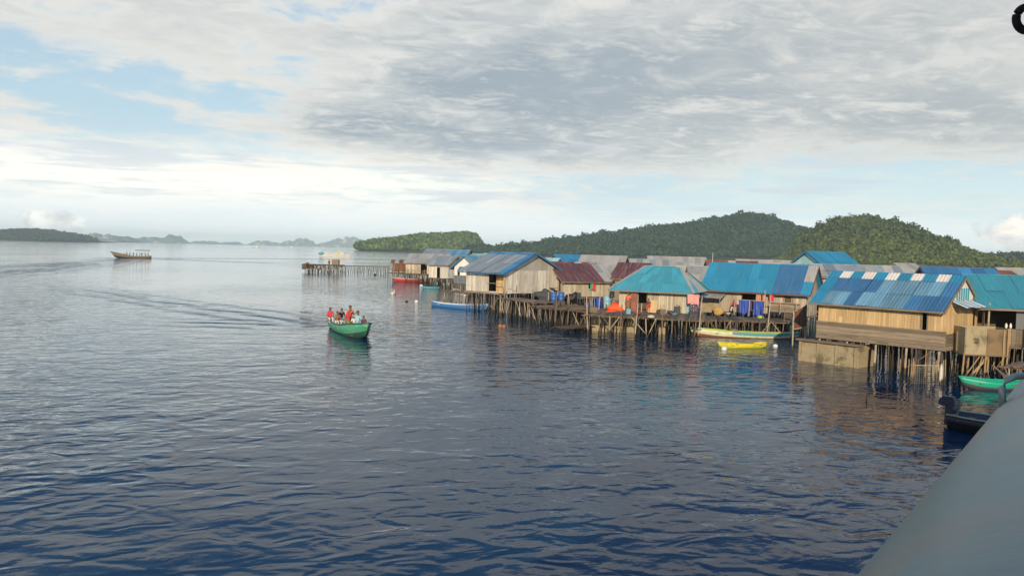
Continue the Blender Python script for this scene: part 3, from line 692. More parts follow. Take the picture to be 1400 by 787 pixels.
for k in range(5): mb.beam((L2*.37+.05+k*.05, -.06+0*k, 1.62), (L2*.37+.05+k*.05, -.06, 3.4), .045, .02)
mb = MB(); mb.box((L2*.83, .08, 2.78), (.7, .03, .85)); mb.build('shutter', M_dark, h2.root)

# ---- turquoise hipped house
h3 = House('stilt_house', 'plank house with a turquoise hipped roof edged in grey, woman at its door', 937, 428, 1.6, R(-24), 846, 952)
h3.floor(); h3.stilts(10, 7, .05)
L3, D3 = h3.L, h3.D = h3.L, 5.2
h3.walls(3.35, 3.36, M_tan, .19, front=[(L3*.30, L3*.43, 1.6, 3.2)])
h3.frame('front', L3*.30, L3*.43, 1.6, 3.2)
ov = .75; ze, zr = 3.22, 5.2; ra, rb = L3*.27, L3*.80
mb = MB()
corr(mb, (-ov, -ov, ze), (L3+ov, -ov, ze), (rb, D3/2, zr), (ra, D3/2, zr), .2, rows=3, ncell=8)
corr(mb, (L3+ov, D3+ov, ze), (-ov, D3+ov, ze), (ra, D3/2, zr), (rb, D3/2, zr), .2, rows=2)
corr(mb, (-ov, D3+ov, ze), (-ov, -ov, ze), (ra, D3/2, zr), (ra-.01, D3/2, zr), .2, rows=2)
corr(mb, (L3+ov, -ov, ze), (L3+ov, D3+ov, ze), (rb+.01, D3/2, zr), (rb, D3/2, zr), .2, rows=[0, .5, 1], ncell=6, matfn=lambda c, r: 0 if (c < 2 and r == 0) or c > 4 else 1)
mb.build('roof', [M_turq, M_zinc], h3.root)
for p, q in (((-ov, -ov, ze), (ra, D3/2, zr)), ((L3+ov, -ov, ze), (rb, D3/2, zr)), ((ra, D3/2, zr), (rb, D3/2, zr)), ((L3+ov, D3+ov, ze), (rb, D3/2, zr))):
    MB().beam(Vector(p)+Vector((0, 0, .06)), Vector(q)+Vector((0, 0, .06)), .26, .03).build('hip_cap', M_zinc, h3.root)
MB().beam((-ov, -ov, ze-.04), (L3+ov, -ov, ze-.04), .03, .10).build('fascia', M_grey, h3.root)
mb = MB(); a = rb+.15     # little gablet on the right end of the ridge
mb.add([(a-.55, D3/2, zr+.13), (a+.40, D3/2, zr+.20), (a+.40, D3/2-.62, zr-.40), (a-.15, D3/2-.55, zr-.33), (a+.40, D3/2+.62, zr-.40), (a-.15, D3/2+.55, zr-.33)], [(0, 1, 2, 3), (1, 0, 5, 4)])
mb.build('gablet_roof', M_zinc, h3.root)
mb = MB(); mb.add([(a+.34, D3/2, zr+.14), (a+.34, D3/2-.55, zr-.40), (a+.34, D3/2+.55, zr-.40)], [(0, 1, 2)]); mb.build('gablet_opening', M_dark, h3.root)
mb = MB()
for xx in (L3*.52, L3*.56, L3*.60): mb.box((xx, -.03, 3.0), (.05, .02, .35))
mb.build('vent_slats', M_dark, h3.root)

# ---- maroon roofed house
h4 = House('stilt_house', 'low house with a streaked maroon roof and drums on its porch', 771, 405, 1.8, R(22), 741, 833, near='left')
h4.floor(); h4.stilts(8, 7, .05); L4, D4 = h4.L, h4.D
h4.walls(3.55, 4.95, M_tan, .2, left=[(D4*.62, D4*.86, 2.3, 3.5)], front=[(L4*.55, L4*.64, 2.6, 3.4)], gm=M_grey)
h4.gable_roof(3.55, 4.95, lambda c, r: 1 if c >= 7 else 0, (M_maro, M_zinc), rows=[0, .5, 1], ncell=9, ov=.6, ge=.5, back=M_maro)
h4.frame('left', D4*.62, D4*.86, 2.3, 3.5, name='window_frame')
MB().box((-.35, D4*.45, 3.1), (.55, .9, .75)).build('rusty_box', M_rust, h4.root)
MB().beam((-.6, D4+.3, 2.45), (-.75, .4, 2.6), .5, .06).build('side_shelf', M_grey, h4.root)

# ---- large grey house, light planks
h5 = House('stilt_house', 'tall pale plank house with a grey roof edged in blue on many stilts', 691, 401, 2.1, R(-48), 637, 764)
h5.floor(); h5.stilts(9, 9, .055); L5, D5 = h5.L, h5.D
h5.walls(4.3, 5.95, M_pale, .22, front=[(L5*.60, L5*.93, 2.2, 4.2)], gm=M_zinct)
mb = MB(); planks(mb, (L5*.6, .9), (L5*.97, .9), 2.1, 4.25, .2); mb.build('inner_wall', M_ply, h5.root)
h5.gable_roof(4.3, 5.95, lambda c, r: 1 if c >= 7 or r == 2 else 0, (M_zincb, M_blue), rows=[0, .45, .9, 1], ncell=8, ov=.75, ge=.55, back=M_blue2, barge=M_blued)
MB().tube([(L5-.02, -.12, 1.6), (L5+.03, -.12, 4.25)], .06, 7).build('corner_post', M_poleo, h5.root)
mb = MB(); mb.beam((L5*.1, -.7, 2.05), (L5*.97, -.7, 2.05), .05, .06); mb.beam((L5*.55, -.1, 3.0), (L5*.95, -.1, 3.0), .04, .05); mb.build('rail', M_pole2, h5.root)

# ---- white gabled house
h6 = House('stilt_house', 'narrow house with a white gable front, turquoise roof and small blue sign', 649, 384, 1.9, R(-28), 621, 0, D=8)
h6.floor(); h6.stilts(4, 5, .06); L6 = h6.L
h6.walls(3.9, 5.25, M_wpaint, .3, axis='y', front=[(L6*.15, L6*.25, 2.1, 3.5)])
h6.gable_roof(3.9, 5.25, None, (M_gblue,), axis='y', ov=.6, ge=.4, barge=M_blued, back=M_blue2)
mb = MB(); planks(mb, (-.05, -.1), (L6+.05, -.1), 1.5, 2.6, .25); mb.build('skirt_boards', M_mgrey, h6.root)
MB().box((L6*.45, -.06, 3.55), (1.5, .03, .55)).build('sign_board', M_blued, h6.root)

# ---- far group by the pier
def simple(label, cx, ridge_py, dist, yaw, L, D, drop, rmats, wm_, gm=None, axis='x', matfn=None, ov=.4, zf=1.6, barge=None, name='house', group='houses behind the front row', ncell=None):
    p = atd(cx, ridge_py, dist); yaw = R(yaw); xh = Vector((math.cos(yaw), math.sin(yaw))); yh = Vector((-math.sin(yaw), math.cos(yaw)))
    o = p.to_2d()-xh*L/2-yh*D/2
    h = House.__new__(House); h.L, h.D, h.zf, h.yaw, h.o = L, D, zf, yaw, o
    h.root = thing(name, label, 'house', (o.x, o.y, 0), yaw, group); zr = p.z-.09; ze = zr-drop
    h.floor(); 
    h.walls(ze, zr, wm_, .24, axis=axis, gm=gm, front=[(L*.4, L*.55, zf, zf+1.7)] if ze-zf > 1.9 else ())
    h.gable_roof(ze, zr, matfn, rmats, axis=axis, ov=ov, ge=.35, rows=2, period=.25, barge=barge, ncell=ncell)
    for i in range(4):
        for j in range(3): stilt(h.root, .1+(L-.2)*i/3, .1+(D-.2)*j/2, zf-.15, .06)
    return h
simple('long low grey roofed house at the shore end of the pier', 588, 347.5, 150, -8, 7.5, 7, 1.5, (M_zinct, M_zinc), M_tan, matfn=lambda c, r: (c*7+r) % 2, group='houses at the pier end')
simple('grey and blue roofed house showing above the long low one by the pier', 613, 341, 165, -10, 9, 7, 1.2, (M_zincb, M_blue2), M_pale, matfn=lambda c, r: 1 if c > 5 else 0, group='houses at the pier end')
simple('blue grey roofed house just left of the white gabled one', 611, 350, 128, -35, 4.0, 4, 1.2, (M_zincb, M_blue2), M_pale, group='houses at the pier end')
simple('little brown hut with a tan sheet roof nearest the pier', 549, 355, 152, 5, 3.2, 3, .5, (M_rust, M_zinct), M_red_b, matfn=lambda c, r: c % 2, zf=1.9, group='houses at the pier end')
# back rows
simple('bright blue gabled house with pale turquoise gable, standing above the other roofs at right', 1128, 344, 84, 24, 4.8, 6.0, 1.75, (M_sky,), M_lturq, gm=M_lturq, barge=M_blued)
simple('long blue roof with pale gable just behind the chequered roof house', 1308, 366, 62, -14, 4.6, 4.5, .8, (M_blued, M_blue), M_pale, matfn=lambda c, r: c % 2)
simple('rusty red roofed house near the right edge behind the teal roof', 1364, 370, 66, 20, 2.4, 3.2, .85, (M_rust,), M_ply)
simple('tan grey roofed house furthest right in the back row', 1405, 367, 74, -6, 5, 4, 1.1, (M_zinct,), M_tan)
simple('grey roofed house left of the long blue roof, lower one', 1205, 363, 82, -10, 4.6, 4.5, 1.2, (M_zincb, M_zinc), M_pale, matfn=lambda c, r: c % 2)
simple('grey gabled house above the white squares of the chequered roof', 1236, 360, 88, 30, 3.2, 4.0, 1.0, (M_zinct,), M_grey)
simple('long flat grey roof under the tall bright blue one', 1110, 361, 72, -8, 6.5, 5, .9, (M_zinc, M_zincb), M_tan, matfn=lambda c, r: c % 2)
simple('pale tan roofed house above the bright blue roof', 1046, 355.5, 100, -12, 6.5, 6, 1.3, (M_zinct,), M_tan)
simple('rusty brown roofed house between pale roofs', 1000, 356.5, 96, -5, 5.5, 5, 1.2, (M_rust, M_zinct), M_tan, matfn=lambda c, r: 1 if c == 3 else 0)
simple('pale grey roofed house behind the gap right of the turquoise roof', 962, 364, 76, -20, 4.2, 5, 1.2, (M_zinct, M_zinc), M_tan, matfn=lambda c, r: r)
simple('wide pale roofed house behind the turquoise one, farther back', 925, 351, 112, -8, 7.5, 6, 1.3, (M_zinct,), M_pale)
simple('grey roofed house with light ridge above the turquoise roof', 888, 354.5, 104, -10, 6, 5, 1.2, (M_zincb, M_zinct), M_pale, matfn=lambda c, r: c % 2)
simple('brown red roofed house far behind the turquoise and blue ones', 968, 356.5, 118, -5, 6, 5, 1.4, (M_maro,), M_tan)
simple('small maroon roofed house just left behind the turquoise roof', 868, 359.5, 80, -22, 2.8, 4.6, 1.3, (M_maro,), M_grey)
simple('large pale grey roofed house behind the maroon one, dark open gable', 826, 349.5, 96, -18, 5.0, 7, 1.8, (M_zinct,), M_tan, gm=M_dark)
simple('blue roofed house with pale turquoise gable left of the large pale roof', 776, 348, 112, 22, 3.6, 5, 1.2, (M_blue, M_sky), M_lturq, gm=M_lturq, matfn=lambda c, r: c % 2)
simple('white and turquoise roofed house behind the tall pale plank house', 751, 353, 96, -25, 2.2, 5, 1.1, (M_lturq,), M_wpaint)
simple('small rusty red roofed house above the maroon one, left part', 770, 358, 92, -10, 2.6, 4, .8, (M_rust, M_maro), M_tan, matfn=lambda c, r: c % 2)
simple('maroon roofed hut with a pale strip behind the drums', 796, 358.5, 88, -25, 2.6, 3.6, .9, (M_maro, M_zinct), M_grey, matfn=lambda c, r: c % 2)
simple('grey roofed house with maroon patches right of the maroon roof', 822, 361.5, 86, -28, 3.0, 4, 1.0, (M_zinct, M_maro), M_tan, matfn=lambda c, r: 1 if c == 1 else 0)
simple('turquoise grey roofed house behind the white gabled one', 664, 347, 118, -25, 3.8, 5, 1.0, (M_gblue,), M_pale)
simple('low grey roofed house between the tall blue gable and the hill', 1165, 362.5, 95, 5, 4, 5, 1.2, (M_zinc,), M_pale)
simple('tan roofed house beyond the rusty one at the right edge', 1385, 367, 92, 8, 4, 5, 1.2, (M_zinct,), M_tan)
mb = MB().tube([(0, 0, 0), (0, 0, 3.1)], [.03, .02], 6); o = mb.build('antenna_pole', M_wpaint); p = atd(974, 361, 92); o.location = (p.x, p.y, 3.5); tag(o, 'thin pale pole rising above the roofs left of the bright blue one', 'pole')

# ------------------------------------------------------------------ platforms and pier
def platform(name, label, a, b_, depth, z, nst=(8, 3), cat='platform', m=M_deck, rag=.25, tall=0, rail=None, bw=.16, stm=None, extra=0, lean=.15, group=None):
    """a, b_: front edge ends (world), boards run front to back"""
    a, b_ = a.to_2d(), b_.to_2d(); L = (b_-a).length; yaw = math.atan2((b_-a).y, (b_-a).x)
    root = thing(name, label, cat, (a.x, a.y, 0), yaw, group); mb = MB(); n = int(L/bw)
    for k in range(n):
        if rnd.random() < .05: continue
        d0 = -rnd.uniform(0, rag); mb.box(((k+.5)*L/n, (depth+d0)/2, z+rnd.uniform(-.012, .012)), (L/n-.02, depth-d0, .035), rnd.uniform(-.02, .02), 0, (rnd.uniform(-.01, .01), 0, 0))
    mb.build('deck', m, root); mb = MB()
    for yy in np.linspace(.05, depth-.1, nst[1]): mb.tube([(-.3, yy, z-.09+rnd.uniform(-.03, .03)), (L/2, yy, z-.08), (L+.3, yy, z-.09+rnd.uniform(-.03, .03))], .05, 6)
    mb.build('bearers', M_pole, root)
    for i in range(nst[0]):
        for j in range(nst[1]):
            zt = z-.1
            if j == 0 and rnd.random() < tall: zt = z+rnd.uniform(.6, 1.6)
            stilt(root, L*(i+.2)/(nst[0]-.6)+rnd.uniform(-.15, .15), .05+(depth-.15)*j/max(1, nst[1]-1), zt, .045 if j == 0 else .06, stm if j == 0 else (stm or M_shadepole), lean)
    for k in range(extra):
        x0 = rnd.uniform(0, L-1); brace(root, (x0, rnd.uniform(-.1, .1), rnd.uniform(-.3, .3)), (x0+rnd.uniform(-1.2, 1.2), .0, z-.05), .032, M_pole2 if rnd.random() < .5 else M_pole)
    if rail:
        for k in range(rail): MB().tube([(L*k/max(1, rail-1), .1, z), (L*k/max(1, rail-1)+.03, .1, z+.8)], .03, 6).build('post', M_pole2, root)
        MB().tube([(0, .1, z+.75), (L, .1, z+.7)], .025, 6).build('rail', M_pole, root)
    return root
platform('walkway', 'board platform on crooked poles before the turquoise roofed house', at(800, 430, 1.5), at(957, 437, 1.5), 4.6, 1.5, (10, 4), extra=7, tall=.15)
platform('walkway', 'board platform before the bright blue roofed house', at(956, 436, 1.2), at(1094, 440.5, 1.2), 3.6, 1.2, (14, 4), extra=6, tall=.08)
platform('walkway', 'rough pole platform with clutter before the maroon roofed house', at(726, 418, 1.5), at(808, 427, 1.5), 5.0, 1.5, (10, 5), extra=8, tall=.3, rag=.5)
platform('walkway', 'narrow dark walkway on close poles beside the tall pale house', at(682, 407, 1.7), at(730, 414, 1.7), 2.2, 1.7, (9, 3), extra=7, tall=.1)
platform('raft', 'low raft of rough poles just above the water before the orange tarp', at(776, 449, .35), at(862, 441, .35), 1.5, .35, (6, 2), cat='raft', rag=.4, lean=.05, m=M_pole, bw=.11)
platform('walkway', 'short walkway beside the white gabled house', at(606, 398, 1.3), at(640, 402, 1.3), 6, 1.4, (7, 3), extra=4, rail=4)
platform('walkway', 'long walkway on dense poles behind the red boat', at(528, 375.2, 1.1), at(610, 381, 1.1), 5, 1.5, (24, 3), extra=10, tall=.45, rail=9)
platform('pier', 'far wooden jetty running out to the left on thin posts', at(416, 371.5), at(531, 374), 3.0, 1.7, (32, 2), cat='pier', extra=8, bw=.3, rag=.1, lean=.3)
platform('pier', 'dense dark outer end of the far jetty', at(415.5, 371.8), at(466, 373), 4.5, 1.85, (20, 3), cat='pier', m=M_dark, extra=14, bw=.3, rag=.3, lean=.5, stm=M_dark)
platform('walkway', 'rough board walkway between the outhouse and the right edge', at(1375, 505, .9), at(1440, 512, .9), 2.5, 1.1, (7, 3), extra=4)
def small(name, label, cat, p, mb, m, rot=0, group=None, smooth=True):
    o = mb.build(name, m, None, smooth); o.location = p; o.rotation_euler = (0, 0, rot); return tag(o, label, cat, group)
# pier end clutter
small('net_heap', 'dark heap of nets on the outer tip of the far jetty', 'net heap', atd(420, 364, 189), MB().blob((0, 0, .05), (1.5, .9, .65), 1, .4), M_dark)
small('crate', 'square brown crate standing on the far jetty', 'crate', atd(459, 360.5, 188), MB().box((0, 0, .4), (1.6, 1.2, 1.2)).box((0, -.62, .4), (1.65, .04, .15)).box((0, -.62, .8), (1.65, .04, .15)), M_wood, smooth=False)
# concrete pieces under the decks
small('concrete_wall', 'long mossy concrete wall under the deck before the turquoise roofed house', 'wall', at(809, 452), MB().box((1.7, .15, .3), (3.5, .3, 2.0)).box((1.7, .15, 1.32), (3.6, .4, .06)), M_conc, R(-14), smooth=False)
small('concrete_pillar', 'squat concrete pillar under the deck of the turquoise roofed house', 'pillar', at(905, 457), MB().box((0, 0, .3), (.5, .5, 2.1)).box((0, 0, 1.36), (.56, .56, .06)), M_conc, R(-14), smooth=False)
# ------------------------------------------------------------------ clutter on the decks
def drum(p, m, label, s=1.0, group='plastic drums on the decks'):
    r_ = thing('drum', label, 'drum', p, 0, group); mb = MB()
    mb.lathe((0, 0, 0), [(.27*s, 0), (.29*s, .03*s), (.29*s, .28*s), (.30*s, .30*s), (.29*s, .32*s), (.29*s, .58*s), (.30*s, .6*s), (.29*s, .62*s), (.28*s, .86*s), (.26*s, .88*s)], 20); mb.build('body', m, r_, True)
    MB().lathe((0, 0, .882*s), [(.28*s, 0), (.28*s, .04*s), (.1*s, .05*s)], 20).build('lid', m, r_, True)
drum(at(757, 413, 1.55), M_drum, 'left one of the two blue drums before the maroon roofed house', 1.0)
drum(at(767, 413, 1.55), M_drum, 'right one of the two blue drums before the maroon roofed house', 1.02)
drum(at(819, 421, 1.55), M_tblue, 'dark blue drum beside the pale one left of the orange tarp', .95)
drum(at(830, 421, 1.55), M_ldrum, 'large pale blue drum just left of the orange tarp', 1.15)
drum(at(939, 428.5, 1.55), M_ldrum, 'small pale blue barrel right of the turquoise roofed house', .7)
drum(at(950, 429.5, 1.55), M_ldrum, 'smallest pale blue keg beside the hanging patterned cloth', .6)
drum(at(1072, 436, 1.25), M_black, 'black tub left in the row before the right end of the blue roofed house', .55)
drum(at(1086, 437, 1.25), M_black, 'black tub right in the row before the right end of the blue roofed house', .55)
small('tarp', 'crumpled orange tarp heaped on the deck before the turquoise roofed house', 'tarp', at(845, 424, 1.52), MB().blob((0, 0, .22), (.75, .45, .42), 5, .35), M_orange)
small('tarp', 'small red cloth lying at the foot of the orange heap', 'tarp', at(836, 426, 1.52), MB().blob((0, 0, .04), (.5, .3, .08), 8, .3), M_orange)
small('sack', 'white sack behind the orange tarp heap', 'sack', at(850, 420, 1.52), MB().blob((0, 0, .35), (.4, .3, .4), 12, .2), M_pale)
def cloth(p, w, hh, m, label, rot=R(-20), name='laundry', seed=0, cat='laundry', fold=.05, group='washing hung on the decks'):
    mb = MB(); n = 14; r_ = random.Random(seed); vs = []; fs = []
    rows = 6; hs = [hh*(1-.12*r_.random()*math.sin(k*.8)) for k in range(n+1)]
    for j in range(rows+1):
        for k in range(n+1):
            vs.append((w*(k/n-.5)*(1-.1*j/rows), fold*2.2*noise.noise(Vector((k*.55, j*.25, seed*3.1)))*(.4+j/rows), -hs[k]*j/rows))
    for j in range(rows):
        for k in range(n): a_ = j*(n+1)+k; fs.append((a_, a_+1, a_+n+2, a_+n+1))
    mb.add(vs, fs); return small(name, label, cat, p, mb, m, rot, group)
def line(p, q, label):
    mb = MB(); mid = (Vector(p)+Vector(q))/2-Vector((0, 0, .08)); mb.tube([p, mid, q], .008, 5)
    return tag(mb.build('clothesline', M_pole2), label, 'clothesline')
P2 = lambda lx, ly, z: h2.w(lx, ly, z-.2)
line(P2(L2*.5, -.55, 3.6), P2(L2*.98, -.5, 3.62), 'thin clothesline under the eave of the bright blue roof')
cloth(P2(L2*.555, -.52, 3.5), .45, 1.0, M_tanc, 'tan and red cloth hanging right of the dark door', h2.yaw, seed=1)
cloth(P2(L2*.61, -.52, 3.5), .35, 1.15, M_pinkc, 'pink shirt on the line beside the red one', h2.yaw, seed=5)
cloth(P2(L2*.685, -.52, 3.55), .42, .85, M_redc, 'bright red cloth on the line under the bright blue roof', h2.yaw, seed=2)
cloth(P2(L2*.46, -1.6, 2.75), 1.0, 1.15, M_tblue, 'left dark blue tarp hung over the rail before the dark door', h2.yaw, 'tarp', 3, 'tarp')
cloth(P2(L2*.60, -1.6, 2.75), .95, 1.2, M_tblue, 'right dark blue tarp hung over the porch rail', h2.yaw, 'tarp', 4, 'tarp')
rl_ = thing('porch_rail', 'low porch rail with grey boards before the blue roofed house', 'railing', (h2.o.x, h2.o.y, -.2), h2.yaw)
MB().tube([(L2*.36, -1.62, 2.78), (L2*1.0, -1.62, 2.72)], .03, 6).build('top_rail', M_pole2, rl_)
for k in range(5): MB().tube([(L2*(.36+.15*k), -1.62, 1.45), (L2*(.36+.15*k), -1.62, 2.78+.9*(k == 2))], .035, 6).build('post', M_pole2, rl_)
mb = MB(); planks(mb, (L2*.70, -1.2), (L2*.98, -1.2), 1.9, 2.7, .2, horiz=True); mb.build('boards', M_grey, rl_)
ln = thing('lean_to', 'little lean-to kitchen with a grey sheet roof at the left of the blue roofed house', 'lean-to', (h2.o.x, h2.o.y, -.2), h2.yaw)
mb = MB(); corr(mb, (-.1, -1.7, 2.75), (1.9, -1.7, 2.75), (1.8, -.1, 3.1), (-.1, -.1, 3.1), .2); mb.build('roof', M_zinct, ln)
mb = MB(); planks(mb, (0, -1.5), (1.7, -1.5), 1.55, 2.35, .5); mb.build('front_boards', M_conc, ln)
MB().box((-.05, -.9, 2.1), (.05, 1.3, 1.1)).build('side_panel', M_mgrey, ln); MB().box((.42, -1.54, 2.5), (.55, .04, .35)).build('dark_opening', M_black, ln)
for xx in (0, 1.75): MB().tube([(xx, -1.6, 1.5), (xx, -1.6, 2.8)], .03, 6).build('post', M_pole2, ln)
small('bucket', 'white bucket on the window sill of the blue roofed house', 'bucket', P2(L2*.14, -.12, 3.3), MB().lathe((0, 0, 0), [(.09, 0), (.11, .22)], 14), M_wpaint)
small('bundle', 'yellow and brown bundle before the little lean-to', 'bundle', P2(1.75, -2.0, 1.5), MB().blob((0, 0, .25), (.45, .3, .32), 21, .3), mat('straw_sack', (.45, .30, .10), .9, .3))
for k in range(7):
    small('pot', 'round black pot in the row before the right end of the blue roofed house', 'pot', P2(L2*(.68+.043*k), -1.9+.05*(k % 2), 1.5), MB().lathe((0, 0, 0), [(.10, 0), (.17, .08), (.18, .2), (.15, .27)], 14), M_black, group='black pots on the deck')
for k in range(6):
    small('pot', 'small dark pot in the row along the wall of the turquoise roofed house', 'pot', h3.w(L3*(.62+.06*k), -.45, 1.53), MB().lathe((0, 0, 0), [(.10, 0), (.16, .07), (.16, .2), (.13, .25)], 14), M_dgrey, group='dark pots along the turquoise roofed house')
line(h3.w(L3+.1, -.6, 3.2), h3.w(L3+1.9, -1.2, 3.1), 'short clothesline right of the turquoise roofed house')
cloth(h3.w(L3+.75, -.8, 3.15), .95, .75, M_pinkc, 'pink and white cloth hanging high beside the turquoise roofed house', h3.yaw, seed=11)
cloth(h3.w(L3+.95, -.75, 2.6), .9, 1.15, M_floral, 'black patterned cloth hanging below the pink one', h3.yaw, seed=12)
cloth(h4.w(L4*.62, -.3, 3.3), .35, .9, M_redc, 'red cloth hanging on the front wall of the maroon roofed house', h4.yaw, seed=14)
cloth(h4.w(L4*.56, -.3, 3.3), .3, .8, M_emer, 'green cloth hanging left of the red one by the maroon roof', h4.yaw, seed=15)
def jerry(p, m, label, sc_=1.0, rot=0):
    r_ = thing('jerrycan', label, 'jerrycan', p, rot); MB().box((0, 0, .2*sc_), (.30*sc_, .20*sc_, .40*sc_)).build('body', m, r_); MB().tube([(-.08*sc_, 0, .40*sc_), (-.06*sc_, 0, .47*sc_), (.06*sc_, 0, .47*sc_), (.08*sc_, 0, .40*sc_)], .018*sc_, 6).build('handle', m, r_)
    MB().lathe((.11*sc_, 0, .4*sc_), [(.03*sc_, 0), (.03*sc_, .04*sc_)], 8).build('cap', M_black, r_)
def crate(p, m, label, w=.6, rot=0):
    mb = MB(); 
    for sx in (-1, 1):
        for k in range(3): mb.box((sx*w/2, 0, .08+.14*k), (.02, w, .11)); mb.box((0, sx*w/2, .08+.14*k), (w, .02, .11))
    mb.box((0, 0, .03), (w, w, .02)); o_ = mb.build('crate', m); o_.location = p; o_.rotation_euler = (0, 0, rot); tag(o_, label, 'crate')
def basin(p, m, label, r=.3): small('basin', label, 'basin', p, MB().lathe((0, 0, 0), [(r*.6, 0), (r*.95, .16), (r, .17), (r*.9, .15), (r*.55, .03)], 18), m)
def coil(p, m, label):
    mb = MB()
    for j in range(4): mb.tube([(.26*math.cos(a)*(1-.06*j), .26*math.sin(a)*(1-.06*j), .03+.045*j) for a in [2*math.pi*k/16 for k in range(17)]], .025, 5, cap=False)
    small('rope_coil', label, 'rope', p, mb, m)
jerry(at(803, 421, 1.55), M_tblue, 'blue jerrycan standing between the chair and the dark blue drum', 1.1)
jerry(at(859, 429, 1.55), M_ldrum, 'pale blue jerrycan just right of the orange tarp', 1.0, .4)
jerry(h3.w(L3*.9, -.5, 1.53), M_dgrey, 'tall grey jerrycan at the right end of the row of pots', 1.5)
jerry(P2(L2*.24, -1.9, 1.5), M_orange, 'small orange jerrycan beside the straw bundle', .8)
crate(at(810, 427, 1.52), M_wood, 'slatted wooden crate at the front edge of the deck left of the orange tarp', .6, .3)
crate(P2(L2*.9, -2.3, 1.5), M_dark, 'dark crate at the front edge before the row of black pots', .6, .2)
crate(at(765, 418, 1.52), M_dark, 'dark slatted crate in front of the pair of blue drums', .7, .5)
crate(h3.w(L3*.75, -1.9, 1.52), M_woodd, 'low wooden crate near the deck edge of the turquoise roofed house', .55, .1)
basin(at(873, 431, 1.52), M_redp, 'red basin on the deck near the orange brown door leaf', .28)
basin(at(922, 431, 1.52), M_ldrum, 'pale blue basin on the deck in front of the dark pots', .3)
basin(P2(L2*.33, -2.4, 1.5), M_wpaint, 'white basin at the deck edge left of the blue tarps', .26)
coil(at(890, 434, 1.52), M_pale, 'pale rope coil at the front edge of the turquoise house deck')
coil(at(735, 414.5, 1.55), M_tblue, 'blue rope coil left of the black covered heap')
coil(P2(L2*.66, -2.6, 1.42), M_yg, 'yellow green rope coil before the porch rail')
small('net_heap', 'brown fishing net heaped at the edge of the pole platform', 'net heap', at(790, 424, 1.52), MB().blob((0, 0, .15), (.8, .5, .3), 41, .35), M_dark)
small('net_heap', 'grey fishing net heaped before the wall between pots and deck edge', 'net heap', at(948, 434, 1.4), MB().blob((0, 0, .15), (.5, .4, .25), 43, .35), M_dgrey)
for k, (px, py, h_, lb) in enumerate(((826, 428, 1.3, 'bare post on the deck before the pale blue drum'), (876, 434, 1.1, 'bare post at the deck edge before the orange brown door leaf'), (776, 421, 1.5, 'bare post beside the black tyre heap'),
      (749, 417, 1.2, 'bare post before the left blue drum'), (910, 435, .8, 'short bare post at the deck edge before the dark pots'), (983, 437, 1.0, 'short post at the left of the bright blue house deck'))):
    small('deck_post', lb, 'post', at(px, py, 1.3), MB().tube([(0, 0, -.2), (.05, .02, h_)], [.045, .035], 6), M_pole2)
# door leaf, chair and boards by the turquoise house
o = small('door_board', 'orange brown door leaf standing beside the dark doorway of the turquoise roofed house', 'door leaf', h3.w(L3*.245, -.35, 1.5), MB().box((0, 0, .85), (.55, .05, 1.7)).box((0, -.035, 1.2), (.45, .02, .5)).box((0, -.035, .5), (.45, .02, .6)), M_rust, h3.yaw, smooth=False)
o = small('board', 'pale plywood sheet leaning on the wall right of the doorway', 'board', h3.w(L3*.53, -.35, 1.53), MB().box((0, 0, .5), (.75, .04, 1.0), 0, 0, (-.15, 0, 0)).box((0, -.07, .2), (.7, .03, .06)), M_ply, h3.yaw, smooth=False)
small('motor_bundle', 'black covered heap on the pole platform right of the rusty box', 'bundle', at(744, 411, 1.55), MB().blob((0, 0, .4), (.8, .5, .6), 31, .3), M_dgrey)
small('motor_bundle', 'black tyre heap between the blue drums and the red cloth', 'bundle', at(783, 413, 1.55), MB().blob((0, 0, .35), (.55, .4, .5), 33, .35), M_black)
ch = thing('chair', 'dark blue plastic chair on the platform before the maroon roofed house', 'chair', at(793, 415, 1.55), R(30))
MB().box((0, 0, .42), (.42, .42, .05)).build('seat', M_dgrey, ch); MB().box((0, .2, .72), (.42, .04, .55)).build('backrest', M_dgrey, ch)
for sx in (-1, 1):
    for sy in (-1, 1): MB().box((sx*.18, sy*.18, .2), (.05, .05, .4)).build('leg', M_dgrey, ch)
sf = thing('plank_screen', 'red brown slatted stair screen between the two blue roofed houses', 'screen', gz(at(1085, 456, 1.2)), R(38))
mb = MB(); planks(mb, (0, 0), (1.45, 0), 1.55, lambda t_: 2.6+.35*t_, .13); mb.build('slats', M_red_b, sf)
brace(sf, (0, .05, -.8), (0, .05, 2.6), .05, M_pole2, 'post'); brace(sf, (1.45, .05, -.8), (1.45, .05, 3.1), .05, M_pole2, 'post'); brace(sf, (-.1, -.05, 1.5), (1.6, -.05, 1.6), .04, M_pole2, 'rail')
for k, (px, pyb, top) in enumerate(((956, 465, 3.2), (869, 464, 2.6), (818, 448, 3.1), (1050, 462, 3.4), (538, 384, 3.5), (1082, 466, 2.3))):
    p = at(px, pyb); small('mooring_pole', ('leaning pole at the left end of the yellow green canoe', 'thin upright pole before the door of the turquoise roofed house', 'white topped pole left of the orange tarp',
          'slender pole before the red washing', 'pole standing at the stern of the red boat', 'short pole right of the moored canoes')[k], 'pole', p, MB().tube([(-.15, 0, -1), (.1, 0, top)], [.05, .035], 7), M_pole2)

